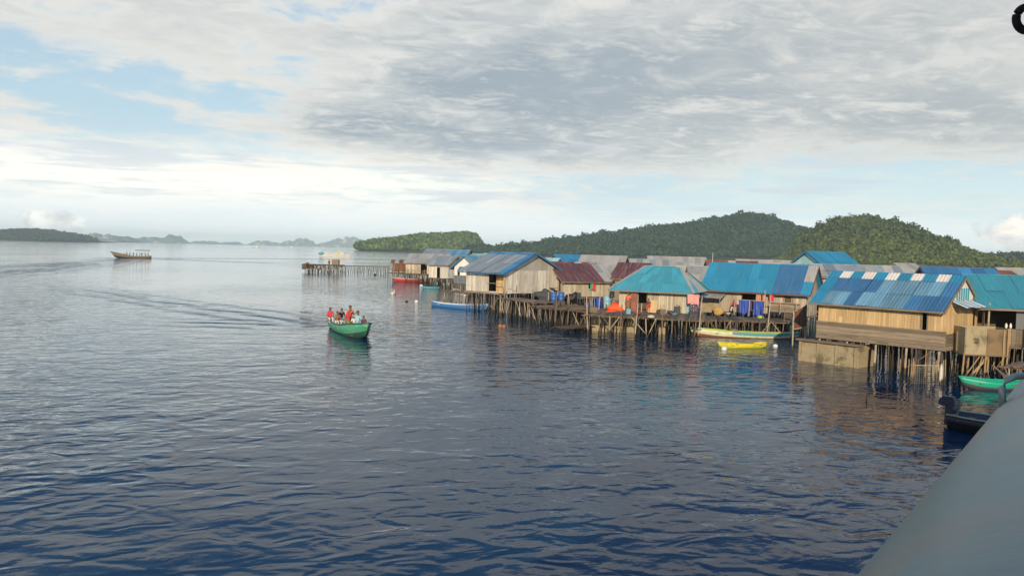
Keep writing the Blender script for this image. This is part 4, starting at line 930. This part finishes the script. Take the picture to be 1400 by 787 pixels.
# ------------------------------------------------------------------ boats
def hull(mb, L, Wd, Hs, sheer_b=.3, sheer_s=.1, bow=1.0, stern='transom', draft=.25, th=.04, n=22, flat=.55, split=None, inner=2, mi_lo=0, mi_hi=1, mi_in=2, bow_pow=2.2):
    """hull along +x = bow; the waterline is z = 0"""
    st_ = []
    for i in range(n+1):
        t_ = i/n; x_ = -L/2+L*t_
        wb = 1-max(0, (t_-.45)/.55)**bow_pow
        if stern == 'transom': wb *= .78+.22*min(1, t_/.35)
        else: wb *= 1-max(0, (.5-t_)/.5)**2.4
        hb = max(wb*Wd/2, .015); z_g = Hs+sheer_b*max(0, (t_-.35)/.65)**2+sheer_s*max(0, (.35-t_)/.35)**2
        keel = -draft+(draft+.15*bow)*max(0, (t_-.7)/.3)**2+(0 if stern == 'transom' else (draft+.05)*max(0, (.25-t_)/.25)**2)
        rake = .0
        secs = [(0, keel), (hb*flat, keel+.06), (hb*.86, keel+(z_g-keel)*.42), (hb*.93, keel+(z_g-keel)*.7), (hb, z_g)]
        ins = [(max(hb-th, .005), z_g), (max(hb*.86-th, .004), keel+(z_g-keel)*.5), (0, keel+(z_g-keel)*.32)]
        st_.append((x_, secs, ins))
    def ring(x_, secs, ins):
        full = [(-a, c) for a, c in reversed(secs)]+[(a, c) for a, c in secs[1:]]+[(a, c) for a, c in ins]+[(-a, c) for a, c in reversed(ins[:-1])]
        ov_ = []
        for a, c in full:
            # raked stem: the upper part reaches further forward
            tt_ = max(0, (x_+L/2)/L-.8)/.2; ov_.append((x_+.35*bow*tt_*(c/max(Hs, .1)), a, c))
        return ov_
    rings = [ring(*r_) for r_ in st_]; k = len(rings[0]); vs = [p for r_ in rings for p in r_]; base_ = len(mb.v); mb.v += vs
    for i in range(n):
        for j in range(k):
            j2 = (j+1) % k; f_ = (base_+i*k+j, base_+(i+1)*k+j, base_+(i+1)*k+j2, base_+i*k+j2)
            m_ = mi_lo if 2 <= j <= 5 else (mi_hi if j in (0, 1, 6, 7) else mi_in)
            mb.f.append(f_); mb.m.append(m_)
    a = [base_+j for j in range(k)]; mb.f.append(tuple(a)); mb.m.append(mi_hi); e = [base_+n*k+j for j in reversed(range(k))]; mb.f.append(tuple(e)); mb.m.append(mi_hi)
def gunwale_pts(L, Wd, Hs, sheer_b, sheer_s, stern, side, n=22, bow=1.0, bow_pow=2.2):
    out = []
    for i in range(n+1):
        t_ = i/n; x_ = -L/2+L*t_; wb = 1-max(0, (t_-.45)/.55)**bow_pow
        wb *= (.78+.22*min(1, t_/.35)) if stern == 'transom' else 1-max(0, (.5-t_)/.5)**2.4
        z_ = Hs+sheer_b*max(0, (t_-.35)/.65)**2+sheer_s*max(0, (.35-t_)/.35)**2
        out.append((x_+.35*bow*max(0, t_-.8)/.2*(z_/max(Hs, .1)), side*max(wb*Wd/2, .015), z_+.015))
    return out
def boat(name, label, cat, p, yaw, L, Wd, Hs, mats, sb=.3, ss_=.1, stern='transom', rim=None, benches=3, draft=.2, bow=1.0, group=None, bench_m=M_wood, bp=2.2):
    r_ = thing(name, label, cat, (p.x, p.y, 0), yaw, group); mb = MB(); hull(mb, L, Wd, Hs, sb, ss_, bow, stern, draft, bow_pow=bp); mb.build('hull', list(mats), r_, True)
    for sgn in (-1, 1): MB().tube(gunwale_pts(L, Wd, Hs, sb, ss_, stern, sgn, bow=bow, bow_pow=bp), .03 if bp < 3 else .05, 6).build('gunwale', rim or mats[1], r_, True)
    for k in range(benches):
        x_ = -L*.32+L*.6*k/max(1, benches-1); MB().box((x_, 0, Hs*.72), (.22, Wd*.84, .03)).build('bench', bench_m, r_)
    return r_
def boat_px(p0, p1):                 # stern and bow waterline pixels -> centre, yaw, length
    a, b_ = at(*p0), at(*p1); c = (a+b_)/2; return c, math.atan2((b_-a).y, (b_-a).x), (b_-a).length
def outboard(parent, x_, z_, m=M_black):
    e = MB()
    for k in range(5): w_ = (1, 1.04, 1.0, .9, .7)[k]; e.box((x_-.14, 0, z_+.12+.07*k), (.56*w_, .32*w_, .072))
    e.box((x_-.12, 0, z_-.2), (.2, .14, .75)); e.box((x_-.08, 0, z_-.55), (.34, .06, .2)); e.box((x_+.04, 0, z_-.05), (.12, .3, .3)); e.tube([(x_-.1, 0, z_+.3), (x_+.4, .05, z_+.38)], .02, 6)
    o_ = e.build('outboard_motor', m, parent); bv = o_.modifiers.new('bevel', 'BEVEL'); bv.width = .03; bv.segments = 2

# ---- people
def person(name_label, loc, yaw, pose='stand', shirt=M_redc, lower=M_dgrey, size=1.0, sleeves=True, lean=0., head_turn=0, hairlong=False, armup=False, skirt=False, arms='down', hood=None):
    root = thing('person', name_label, 'person', loc, yaw); 
    pz = .86 if pose == 'stand' else .16 if pose == 'squat' else .30
    J = {}; s_ = size
    def L_(x_, y_, z_): return (x_*s_, (y_+lean*(z_-pz))*s_, z_*s_)
    J['pel'] = L_(0, 0, pz); J['sp'] = L_(0, -.01, pz+.2); J['ch'] = L_(0, 0, pz+.40); J['nk'] = L_(0, .01, pz+.54); J['hd0'] = L_(0, .02, pz+.61); J['hd1'] = L_(0, .03, pz+.69); J['hd2'] = L_(0, .02, pz+.76)
    ed = [('pel', 'sp'), ('sp', 'ch'), ('ch', 'nk'), ('nk', 'hd0'), ('hd0', 'hd1'), ('hd1', 'hd2')]
    rad = {'pel': .115, 'sp': .115, 'ch': .125, 'nk': .05, 'hd0': .065, 'hd1': .088, 'hd2': .07}
    for sd_, sg in (('l', -1), ('r', 1)):
        J['sh'+sd_] = L_(sg*.165, 0, pz+.47); rad['sh'+sd_] = .058
        if armup and sg > 0: el_, wr_ = (.34, .08, pz+.52), (.16, .12, pz+.70)
        elif arms == 'fwd' or pose != 'stand': el_, wr_ = (sg*.24, .10, pz+.22), (sg*.17, .30, pz+.14)
        else: el_, wr_ = (sg*.235, -.02, pz+.22), (sg*.24, .09, pz-.02)
        J['el'+sd_] = L_(*el_); J['wr'+sd_] = L_(*wr_); rad['el'+sd_] = .042; rad['wr'+sd_] = .028
        dv = Vector((wr_[0]-el_[0], wr_[1]-el_[1], wr_[2]-el_[2])).normalized(); sdv = Vector((dv.z, 0, -dv.x)); sdv = sdv.normalized() if sdv.length > .1 else Vector((1, 0, 0))
        pal = Vector(wr_)+dv*.07; J['pa'+sd_] = L_(*pal); rad['pa'+sd_] = .026
        ed += [('ch', 'sh'+sd_), ('sh'+sd_, 'el'+sd_), ('el'+sd_, 'wr'+sd_), ('wr'+sd_, 'pa'+sd_)]
        for fi, (off, ln_) in enumerate(((-.03, .065), (-.01, .08), (.012, .075), (.032, .06))):
            a_ = pal+sdv*off+dv*.035; c_ = a_+dv*ln_*.55+Vector((0, .008, -.006)); J['f%d%s' % (fi, sd_)] = L_(*a_); J['g%d%s' % (fi, sd_)] = L_(*c_)
            rad['f%d%s' % (fi, sd_)] = .0095; rad['g%d%s' % (fi, sd_)] = .0075; ed += [('pa'+sd_, 'f%d%s' % (fi, sd_)), ('f%d%s' % (fi, sd_), 'g%d%s' % (fi, sd_))]
        th_ = Vector(wr_)+dv*.045+sdv*(-.045)+Vector((0, .02, 0)); J['t'+sd_] = L_(*th_); rad['t'+sd_] = .010; ed.append(('pa'+sd_, 't'+sd_))
        J['hp'+sd_] = L_(sg*.085, 0, pz-.03); rad['hp'+sd_] = .085
        if pose == 'stand': kn, an, to = (sg*.10, .03, pz-.41), (sg*.105, -.01, .07), (sg*.12, .14, .03)
        elif pose == 'squat': kn, an, to = (sg*.19, .30, pz+.30), (sg*.15, .12, .06), (sg*.16, .26, .03)
        else: kn, an, to = (sg*.12, .38, pz+.08), (sg*.12, .42, pz-.32), (sg*.12, .56, pz-.36)
        k_ = lambda q: (q[0]*s_, q[1]*s_, q[2]*s_)
        J['kn'+sd_], J['an'+sd_], J['to'+sd_] = k_(kn), k_(an), k_(to); rad['kn'+sd_] = .052; rad['an'+sd_] = .035; rad['to'+sd_] = .028
        ed += [('pel', 'hp'+sd_), ('hp'+sd_, 'kn'+sd_), ('kn'+sd_, 'an'+sd_), ('an'+sd_, 'to'+sd_)]
    def skin(nm, edges, k, m, root_j, lv=1):
        ks = []; 
        for a_, b_ in edges:
            for q in (a_, b_):
                if q not in ks: ks.append(q)
        me = bpy.data.meshes.new(nm); me.from_pydata([J[q] for q in ks], [(ks.index(a_), ks.index(b_)) for a_, b_ in edges], []); me.materials.append(m)
        o = bpy.data.objects.new(nm, me); COL.objects.link(o); o.parent = root; md = o.modifiers.new('skin', 'SKIN'); md.use_smooth_shade = True
        if not me.skin_vertices: me.skin_vertices.new() if hasattr(me.skin_vertices, 'new') else None
        for i, q in enumerate(ks):
            sv = me.skin_vertices[0].data[i]; r0 = (rad[q]+k)*s_; sv.radius = (r0, r0); sv.use_root = (q == root_j)
        sb_ = o.modifiers.new('smooth', 'SUBSURF'); sb_.levels = lv; sb_.render_levels = lv; return o
    skin('body', ed, 0, M_skin, 'pel')
    se = [('pel', 'sp'), ('sp', 'ch')]
    for sd_ in 'lr': se += [('ch', 'sh'+sd_), ('sh'+sd_, 'el'+sd_)]
    if sleeves:
        for sd_ in 'lr': se.append(('el'+sd_, 'wr'+sd_)) if arms == 'long' else None
    skin('shirt', [e for e in se if e], .016, shirt, 'ch')
    if skirt:
        mb = MB(); c = Vector(J['pel']); nn_ = 16; vs = []
        prof = [(.15, .08), (.20, -.1), (.22, -.35), (.25, -.72)] if pose == 'stand' else [(.16, .1), (.26, -.02), (.34, -.14), (.36, -.24)]
        o_ = MB()
        for r__, z_ in prof:
            pass
        o_.lathe((c.x, c.y+(0 if pose == 'stand' else .12)*s_, c.z), [(r__*s_, z_*s_) for r__, z_ in reversed(prof)], nn_); o_.build('skirt', lower, root, True)
    else:
        le = []
        for sd_ in 'lr': le += [('pel', 'hp'+sd_), ('hp'+sd_, 'kn'+sd_), ('kn'+sd_, 'an'+sd_)]
        skin('trousers', le, .014, lower, 'pel')
    c = Vector(J['hd1']); mb = MB(); mb.blob((c.x, c.y-.016*s_, c.z+.025*s_), (.098*s_, .102*s_, .105*s_), 3, .04)
    if hairlong: mb.blob((c.x, c.y-.075*s_, c.z-.09*s_), (.085*s_, .05*s_, .17*s_), 5, .06)
    mb.v = [(a_, min(b_, c.y+(.035 if d_ > c.z+.05*s_ else -.01)*s_) if d_ < c.z+.07*s_ else b_, d_) for a_, b_, d_ in mb.v]
    mb.build('headscarf' if hood else 'hair', hood or M_hair, root, True)
    mb = MB()
    for sg in (-1, 1): mb.blob((c.x+sg*.032*s_, c.y+.083*s_, c.z+.0*s_), .010*s_, 1, 0, nu=8, nv=5)
    mb.box((c.x, c.y+.083*s_, c.z-.055*s_), (.04*s_, .012*s_, .008*s_)); mb.build('eyes_and_mouth', M_black, root)
    mb = MB(); mb.blob((c.x, c.y+.092*s_, c.z-.02*s_), (.012*s_, .018*s_, .02*s_), 1, 0, nu=8, nv=5)
    for sg in (-1, 1): mb.blob((c.x+sg*.088*s_, c.y, c.z-.01*s_), (.012*s_, .02*s_, .03*s_), 1, 0, nu=8, nv=5)
    mb.build('nose_and_ears', M_skin, root, True)
    return root
M_dkshirt = mat('black_shirt', (.02, .02, .03), .9, .1, 0); M_lblue = mat('pale_blue_shirt', (.30, .55, .62), .9, .1, 0); M_orshirt = mat('orange_shirt', (.78, .14, .06), .9, .1, 0)
M_olive = mat('olive_cloth', (.20, .17, .06), .9, .15, 0); M_wshirt = mat('white_shirt', (.62, .60, .58), .9, .1, 0); M_brown = mat('brown_shirt', (.33, .16, .09), .9, .1, 0); M_wine = mat('wine_shirt', (.16, .04, .06), .9, .3, 0)

# ---- green passenger boat
c, yw, Lg = boat_px((462, 447.5), (498.5, 463.5))
gb = boat('passenger_boat', 'green wooden boat crowded with people heading towards the ship', 'boat', c, yw, Lg, 2.1, .62, (M_greenD, M_green, M_wood), .55, .12, 'transom', M_greenD, 4, .3, 1.5, bp=3.6)
mb = MB()
for k in range(12): mb.box((-Lg*.40+k*.42, .0, .18), (.05, 1.5, .04))
mb.build('ribs', M_wood, gb); MB().box((Lg*.36, 0, .82), (Lg*.16, .95, .03)).build('fore_deck', M_wood, gb); MB().box((-.3, 0, .12), (Lg*.78, 1.3, .03)).build('bottom_boards', M_wood, gb)
outboard(gb, -Lg/2-.02, .5)
def gp(lx, ly, z_=.15): return Vector((c.x+lx*math.cos(yw)-ly*math.sin(yw), c.y+lx*math.sin(yw)+ly*math.cos(yw), z_))
fw = yw-math.pi/2
def gx(px, t_, z_):                       # a seat in the boat: t_ along it, sideways until it stands at column px
    a_ = gp(Lg*t_, 0); d_ = Vector((-math.sin(yw), math.cos(yw))); r_ = ratio(px, 445); k = (r_*a_.y-a_.x)/(d_.x-r_*d_.y)
    k = max(-.78, min(.78, k)); return gp(Lg*t_, k, z_)
person('person in a red shirt sitting at the stern of the green boat', gx(451, -.40, .50), fw, 'sit', M_redc, M_wshirt, 1.0)
person('person in black standing behind the middle of the green boat', gx(467, -.20, .13), fw-.3, 'stand', M_dkshirt, M_wshirt, .92)
person('person in brown crouching low on the near side of the green boat', gx(461, -.14, .48), fw+.3, 'sit', M_brown, M_wshirt, .92)
person('tallest person, in orange, standing at the centre of the green boat', gx(478.5, .02, .13), fw, 'stand', M_orshirt, M_olive, 1.12)
person('woman in a red top, orange headscarf and olive skirt in the green boat', gx(476.5, .10, .13), fw, 'stand', M_redc, M_olive, .95, skirt=True, hood=M_orshirt)
person('person in white seated beside the red clad woman in the green boat', gx(484, .14, .48), fw, 'sit', M_wshirt, M_wshirt, .85)
person('person in a pale blue shirt with one arm raised to the head', gx(489, .17, .52), fw, 'sit', M_lblue, M_lblue, 1.08, armup=True)
person('child in a dark wine shirt sitting nearest the bow of the green boat', gx(497, .27, .52), fw, 'sit', M_wine, M_dkshirt, .82)
# shore people
person('woman in a red brown dress standing by the doorway of the turquoise roofed house', h3.w(L3*.17, -.55, 1.52), h3.yaw+math.pi, 'stand', M_orshirt, M_rust, .95, skirt=True, hairlong=True)
person('child in dark red squatting right of the turquoise house doorway', h3.w(L3*.475, -.5, 1.52), h3.yaw+math.pi, 'stand', M_wine, M_redc, .68)
person('person in red sitting before the dark door of the blue roofed house', P2(L2*.33, -1.0, 1.75), h2.yaw+math.pi, 'sit', M_redc, M_wshirt, .9)
person('tiny person standing on the far jetty left of the crate', atd(450, 363, 188.5)-Vector((0, 0, .25)), 0, 'stand', M_dkshirt, M_dgrey, 1.0)

# ---- moored canoes
c_, y_, l_ = boat_px((1092, 464), (948, 459))
cb = boat('canoe', 'long white canoe with yellow green top, moored before the blue roofed house', 'canoe', c_, y_, l_, 1.0, .42, (M_rust, M_cream, M_wood), .25, .12, 'pointed', M_yg, 5, .2, .6)
mb = MB(); mb.add([(p[0], p[1]*1.035+(.004 if p[1] > 0 else -.004), p[2]-.02-dz) for sgn in (1,) for dz in (0, .2) for p in gunwale_pts(l_, 1.0, .42, .25, .12, 'pointed', sgn, bow=.6)[:15]],
                  [(k, k+1, k+16, k+15) for k in range(14)]); mb.build('teal_stripe', M_teal, cb)
MB().blob((l_*.12, 0, .4), (.5, .3, .22), 4, .25).build('net_pile', M_wood, cb, True)
c_, y_, l_ = boat_px((1046, 475), (988, 476))
cb = boat('canoe', 'short bright yellow canoe in front of the longer one', 'canoe', c_, y_, l_+.3, .62, .30, (M_yg, M_yel, M_yel), .12, .08, 'pointed', M_yel, 3, .1, .5)
MB().box((0, 0, .33), (1.5, .35, .05)).build('plank', M_wood, cb)
for k in (-.8, .8): MB().tube([(k, -.5, .32), (k, .5, .32)], .02, 6).build('cross_bar', M_yel, cb)
c_, y_, l_ = boat_px((590, 418), (663, 425))
cb = boat('canoe', 'blue and white canoe afloat left of the tall pale house', 'canoe', c_, y_, l_, .85, .40, (M_bpaint, M_bpaint, M_wpaint), .30, .12, 'pointed', M_wpaint, 4, .12, .8, bench_m=M_wpaint)
c_, y_, l_ = boat_px((596, 385.5), (531, 384.5))
cb = boat('boat', 'long red boat moored under the far walkway', 'boat', c_, y_, l_*.75, 1.3, .5, (M_redp, M_redp, M_wood), .25, .1, 'transom', M_wpaint, 4, .2, 1)
c_, y_, l_ = boat_px((601, 394.5), (577, 394))
boat('canoe', 'small teal canoe afloat below the red boat', 'canoe', c_, y_, l_, .6, .2, (M_teb, M_teb, M_wood), .1, .05, 'pointed', M_teb, 2, .12, .6)
c_, y_, l_ = boat_px((636, 404), (620, 401))
boat('boat', 'small cream boat moored under the white gabled house', 'boat', c_, y_, l_*1.0, .9, .5, (M_pale, M_wpaint, M_wood), .2, .1, 'transom', M_wpaint, 2, .12, .6)
c_, y_, l_ = boat_px((1395, 533), (1322, 531))
cb = boat('canoe', 'emerald green canoe with a pointed bow beyond the ship rail', 'canoe', c_, y_, l_, .8, .42, (M_dgrey, M_emer, M_emer), .18, .05, 'pointed', M_emer, 2, .1, .9)
for o_ in cb.children: 
    pass
c_, y_, l_ = boat_px((1302, 584), (1420, 605))
cb = boat('motorboat', 'low black motorboat with pale gunwale half hidden by the ship rail', 'motorboat', c_, y_, l_, 1.5, .55, (M_black, M_black, M_dgrey), .3, .0, 'transom', M_zinct, 2, .2, 1)
outboard(cb, -l_/2-.05, .72, mat('navy_motor', (.015, .02, .05), .35, .1))
# ---- far boats
c_, y_, l_ = boat_px((207, 353.2), (158, 352.4))
fb = boat('ferry_boat', 'distant wooden passenger boat with a dark canopy aft', 'boat', c_, y_, l_, 2.6, .72, (M_shadepole, M_woodd, M_woodd), 1.7, .3, 'transom', M_woodd, 4, .4, 1.6)
for xx in (-.42, -.30, -.18, -.06):
    for sg in (-1, 1): MB().tube([(l_*xx, sg*1.0, 1), (l_*xx, sg*1.0, 2.9)], .05, 6).build('canopy_post', M_wpaint, fb)
MB().box((-l_*.25, 0, 2.98), (l_*.42, 2.6, .22)).build('canopy', M_dgrey, fb)
rp = random.Random(4)
shs = [(M_redc, 'red'), (M_pinkc, 'pink'), (M_dkshirt, 'black'), (M_orshirt, 'orange'), (M_lblue, 'pale blue'), (M_brown, 'brown'), (M_redc, 'red'), (M_wine, 'wine'), (M_wshirt, 'white')]
wh = ['sitting furthest aft', 'standing under the rear of the canopy', 'standing under the middle of the canopy', 'standing by the front canopy post', 'just ahead of the canopy', 'amidships', 'a step ahead of amidships', 'before the middle', 'nearest the bow']
for k, (m_, nm) in enumerate(shs):
    lx = l_*(-.42+.085*k); q = Vector((c_.x+lx*math.cos(y_), c_.y+lx*math.sin(y_)+rp.uniform(-.6, .4), .62))
    person('tiny figure in %s on the distant canopied boat, %s' % (nm, wh[k]), q, rp.uniform(2.6, 3.6), 'stand', m_, M_dgrey, .95)
c_, y_, l_ = boat_px((480, 351.3), (437, 350.3))
fb = boat('outrigger_boat', 'white and teal outrigger fishing boat with two masts beyond the jetty', 'fishing boat', c_, y_, l_, 2.0, 1.2, (M_wpaint, M_pale, M_wood), 1.5, .3, 'pointed', M_wpaint, 3, .4, 1.2)
for xx in (-.12, .20): MB().tube([(l_*xx, 0, .8), (l_*xx, 0, 7.0)], [.17, .12], 8).build('mast', M_pale, fb)
MB().blob((l_*.44, 0, 1.7), (1.9, .95, .95), 4, .1).build('teal_bow_cover', M_teb, fb, True)
MB().box((-l_*.2, 0, 2.3), (3.6, 1.8, 1.5)).box((-l_*.2, 0, 3.1), (4.0, 2.2, .1)).build('cabin', M_pale, fb)
MB().box((-l_*.04, 0, 2.0), (1.8, 1.6, 1.6)).build('deck_box', M_yg, fb)
for sg in (-1, 1):
    MB().tube([(-l_*.42, sg*4.5, .15), (0, sg*4.7, .1), (l_*.36, sg*4.4, .5)], .12, 7).build('outrigger_float', M_wpaint, fb)
    for xx in (-.25, .0, .22): MB().tube([(l_*xx, 0, 1.5), (l_*xx, sg*3, 1.7), (l_*xx, sg*4.6, .2)], .07, 6).build('outrigger_arm', M_wpaint, fb)
MB().tube([(l_*.20, 0, 5.5), (l_*.5, 0, 2.3)], .025, 5).build('stay', M_rope, fb); MB().tube([(-l_*.12, 0, 6.5), (l_*.2, 0, 5.5)], .025, 5).build('stay', M_rope, fb)
for (px, nm, d) in ((350, 'left', 1500), (398, 'right', 1900)):
    p = atd(px, 336, d); p.z = 0
    fb = boat('fishing_boat', 'tiny %s fishing boat on the horizon before the karst chain' % ('white hulled masted' if nm == 'left' else 'farther and smaller'), 'fishing boat', p, math.pi, 12 if nm == 'left' else 9, 2.4, 1.2, (M_woodd, M_wpaint, M_wood), 1., .2, 'transom', None, 2)
    MB().tube([(1, 0, 1), (1, 0, 8 if nm == 'left' else 4)], .15, 6).build('mast', M_wpaint, fb); MB().box((-2, 0, 2.2), (3.5, 2, 2)).box((-2, 0, 3.25), (4, 2.3, .12)).build('cabin', M_wpaint, fb)
# ---- buoys and floats
def buoy(px, py, r, m, label):
    p = at(px, py); b_ = small('buoy', label, 'buoy', p, MB().blob((0, 0, r*.35), (r, r, r*.9), 2, .05), m, group='floats on the water')
bk = thing('mooring_buoy', 'grey weathered mooring drum afloat left of the blue and white canoe', 'buoy', at(537, 402), .3)
MB().lathe((0, 0, -.25), [(.3, 0), (.42, .1), (.42, .55), (.3, .62)], 16).build('drum', M_metal, bk, True); MB().tube([(-.25, 0, .35), (-.2, 0, .62), (.2, 0, .62), (.25, 0, .35)], .04, 7).build('handle', M_pale, bk); MB().blob((.12, -.2, .3), (.22, .2, .22), 3, .2).build('tyre_pad', M_pale, bk, True)
buoy(556, 412.5, .16, M_black, 'black float left of the white one beyond the green boat')
buoy(569.5, 413, .22, M_wpaint, 'white float beside the black one beyond the green boat')
buoy(576, 391.5, .28, M_wpaint, 'white float at the bow of the small teal canoe')
buoy(670, 424, .38, M_wpaint, 'white round float at the foot of the stilts right of the blue canoe')
buoy(513, 376, .3, M_dkshirt, 'dark float under the far jetty')
buoy(990, 478, .19, M_wpaint, 'white float at the left tip of the yellow canoe')
buoy(1060, 474, .17, M_wpaint, 'white float right of the yellow canoe')
buoy(1068, 457, .15, M_wpaint, 'little white float tied behind the canoes near the short pole')
buoy(684, 446.5, .17, M_brown, 'left brown floating husk before the tall pale house')
buoy(689, 447, .16, M_brown, 'right brown floating husk before the tall pale house')
small('stake', 'short dark red stake standing out of the water before the near house', 'stake', at(1184, 547), MB().tube([(0, 0, -.5), (.02, 0, .28)], .03, 7), M_rust)

# ------------------------------------------------------------------ the ship the photograph was taken from
r1, r2 = ray(1166, 792), ray(1404, 510)
pn = r2.cross(r1).normalized()
if pn.z > 0: pn = -pn                     # points down and to the ship side
v = Vector((pn.y, -pn.x, 0)).normalized()
if v.y < 0: v = -v
perp = v.cross(pn).normalized()
if perp.z > 0: perp = -perp               # in the plane, away from the camera and down
Rr = .42
axis0 = Vector((0, 0, CAMH))+perp*.62+pn*Rr
ship = thing('ship', 'grey green ship rail, rounded and close, filling the lower right corner', 'ship', (0, 0, 0))
mb = MB(); pts = [axis0+v*(-5+k*.5) for k in range(60)]
vs = []; fs = []; n = 56
side = Vector((v.y, -v.x, 0))             # towards the ship
for p in pts:
    for k in range(n):
        a = 2*math.pi*k/n; vs.append(p+(side*math.cos(a)+Vector((0, 0, 1))*math.sin(a))*Rr)
for i in range(len(pts)-1):
    for k in range(n): fs.append((i*n+k, i*n+(k+1) % n, (i+1)*n+(k+1) % n, (i+1)*n+k))
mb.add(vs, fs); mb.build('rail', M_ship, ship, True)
hp = axis0+side*.25
mb = MB(); e0, e1 = hp+v*-5, hp+v*24
mb.add([(e0.x, e0.y, -.5), (e1.x, e1.y, -.5), (e1.x, e1.y, axis0.z-.3), (e0.x, e0.y, axis0.z-.3)], [(0, 1, 2, 3)])
mb.add([(e0.x, e0.y, axis0.z-1.2), (e1.x, e1.y, axis0.z-1.2), (e1.x+side.x*5, e1.y+side.y*5, axis0.z-1.2), (e0.x+side.x*5, e0.y+side.y*5, axis0.z-1.2)], [(0, 1, 2, 3)])
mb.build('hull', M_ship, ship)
cw = axis0+side*1.9
mb = MB(); a = cw+v*-5; b_ = cw+v*3
mb.beam((a.x, a.y, CAMH-.1), (b_.x, b_.y, CAMH-.1), .1, 3.0); mb.build('sun_block_wall', M_shipw, ship)  # added wall, unseen behind the camera, keeps sun off the rail
mb = MB(); a = axis0+side*1.0+v*-5; b_ = axis0+side*1.0+v*2.0; mb.beam((a.x, a.y, CAMH+1.45), (b_.x, b_.y, CAMH+1.45), 2.4, .06); mb.build('canopy', M_shipw, ship)
q = [ray(1371, 560), ray(1370, 530), ray(1376, 519), ray(1388, 514.5), ray(1404, 513)]
mb = MB(); mb.tube([Vector((0, 0, CAMH))+d*3.2 for d in q], .012, 10); mb.build('tube_bracket', M_metal, ship, True)
hr = thing('hanging_ring', 'dark rope bound ring hanging into the top right corner', 'ring', Vector((0, 0, CAMH))+ray(1404, 26)*1.5)
mb = MB(); rr_ = .0165; ring = [(rr_*math.cos(2*math.pi*k/24), 0, rr_*math.sin(2*math.pi*k/24)*1.08) for k in range(25)]; mb.tube(ring, .0062, 10, cap=False); mb.build('ring', M_rope, hr, True)
MB().tube([(.004, 0, .02), (.02, -.02, .55), (.03, -.05, 1.0)], .004, 8).build('cord', M_rope, hr, True)

# ------------------------------------------------------------------ haze
hz = bpy.data.materials.new('haze'); hz.use_nodes = True; t = hz.node_tree; t.nodes.remove(t.nodes['Principled BSDF'])
pv_ = t.nodes.new('ShaderNodeVolumePrincipled'); pv_.inputs['Color'].default_value = (.66, .87, 1.0, 1); pv_.inputs['Density'].default_value = .00013; pv_.inputs['Anisotropy'].default_value = -.2
t.links.new(pv_.outputs[0], t.nodes['Material Output'].inputs['Volume'])
mb = MB(); mb.box((0, 4300, 54), (18600, 9900, 112)); o = mb.build('haze', hz); tag(o, 'thin pale haze over the sea', 'haze', kind='stuff')
print('objects', len(bpy.data.objects), 'bytes ok')
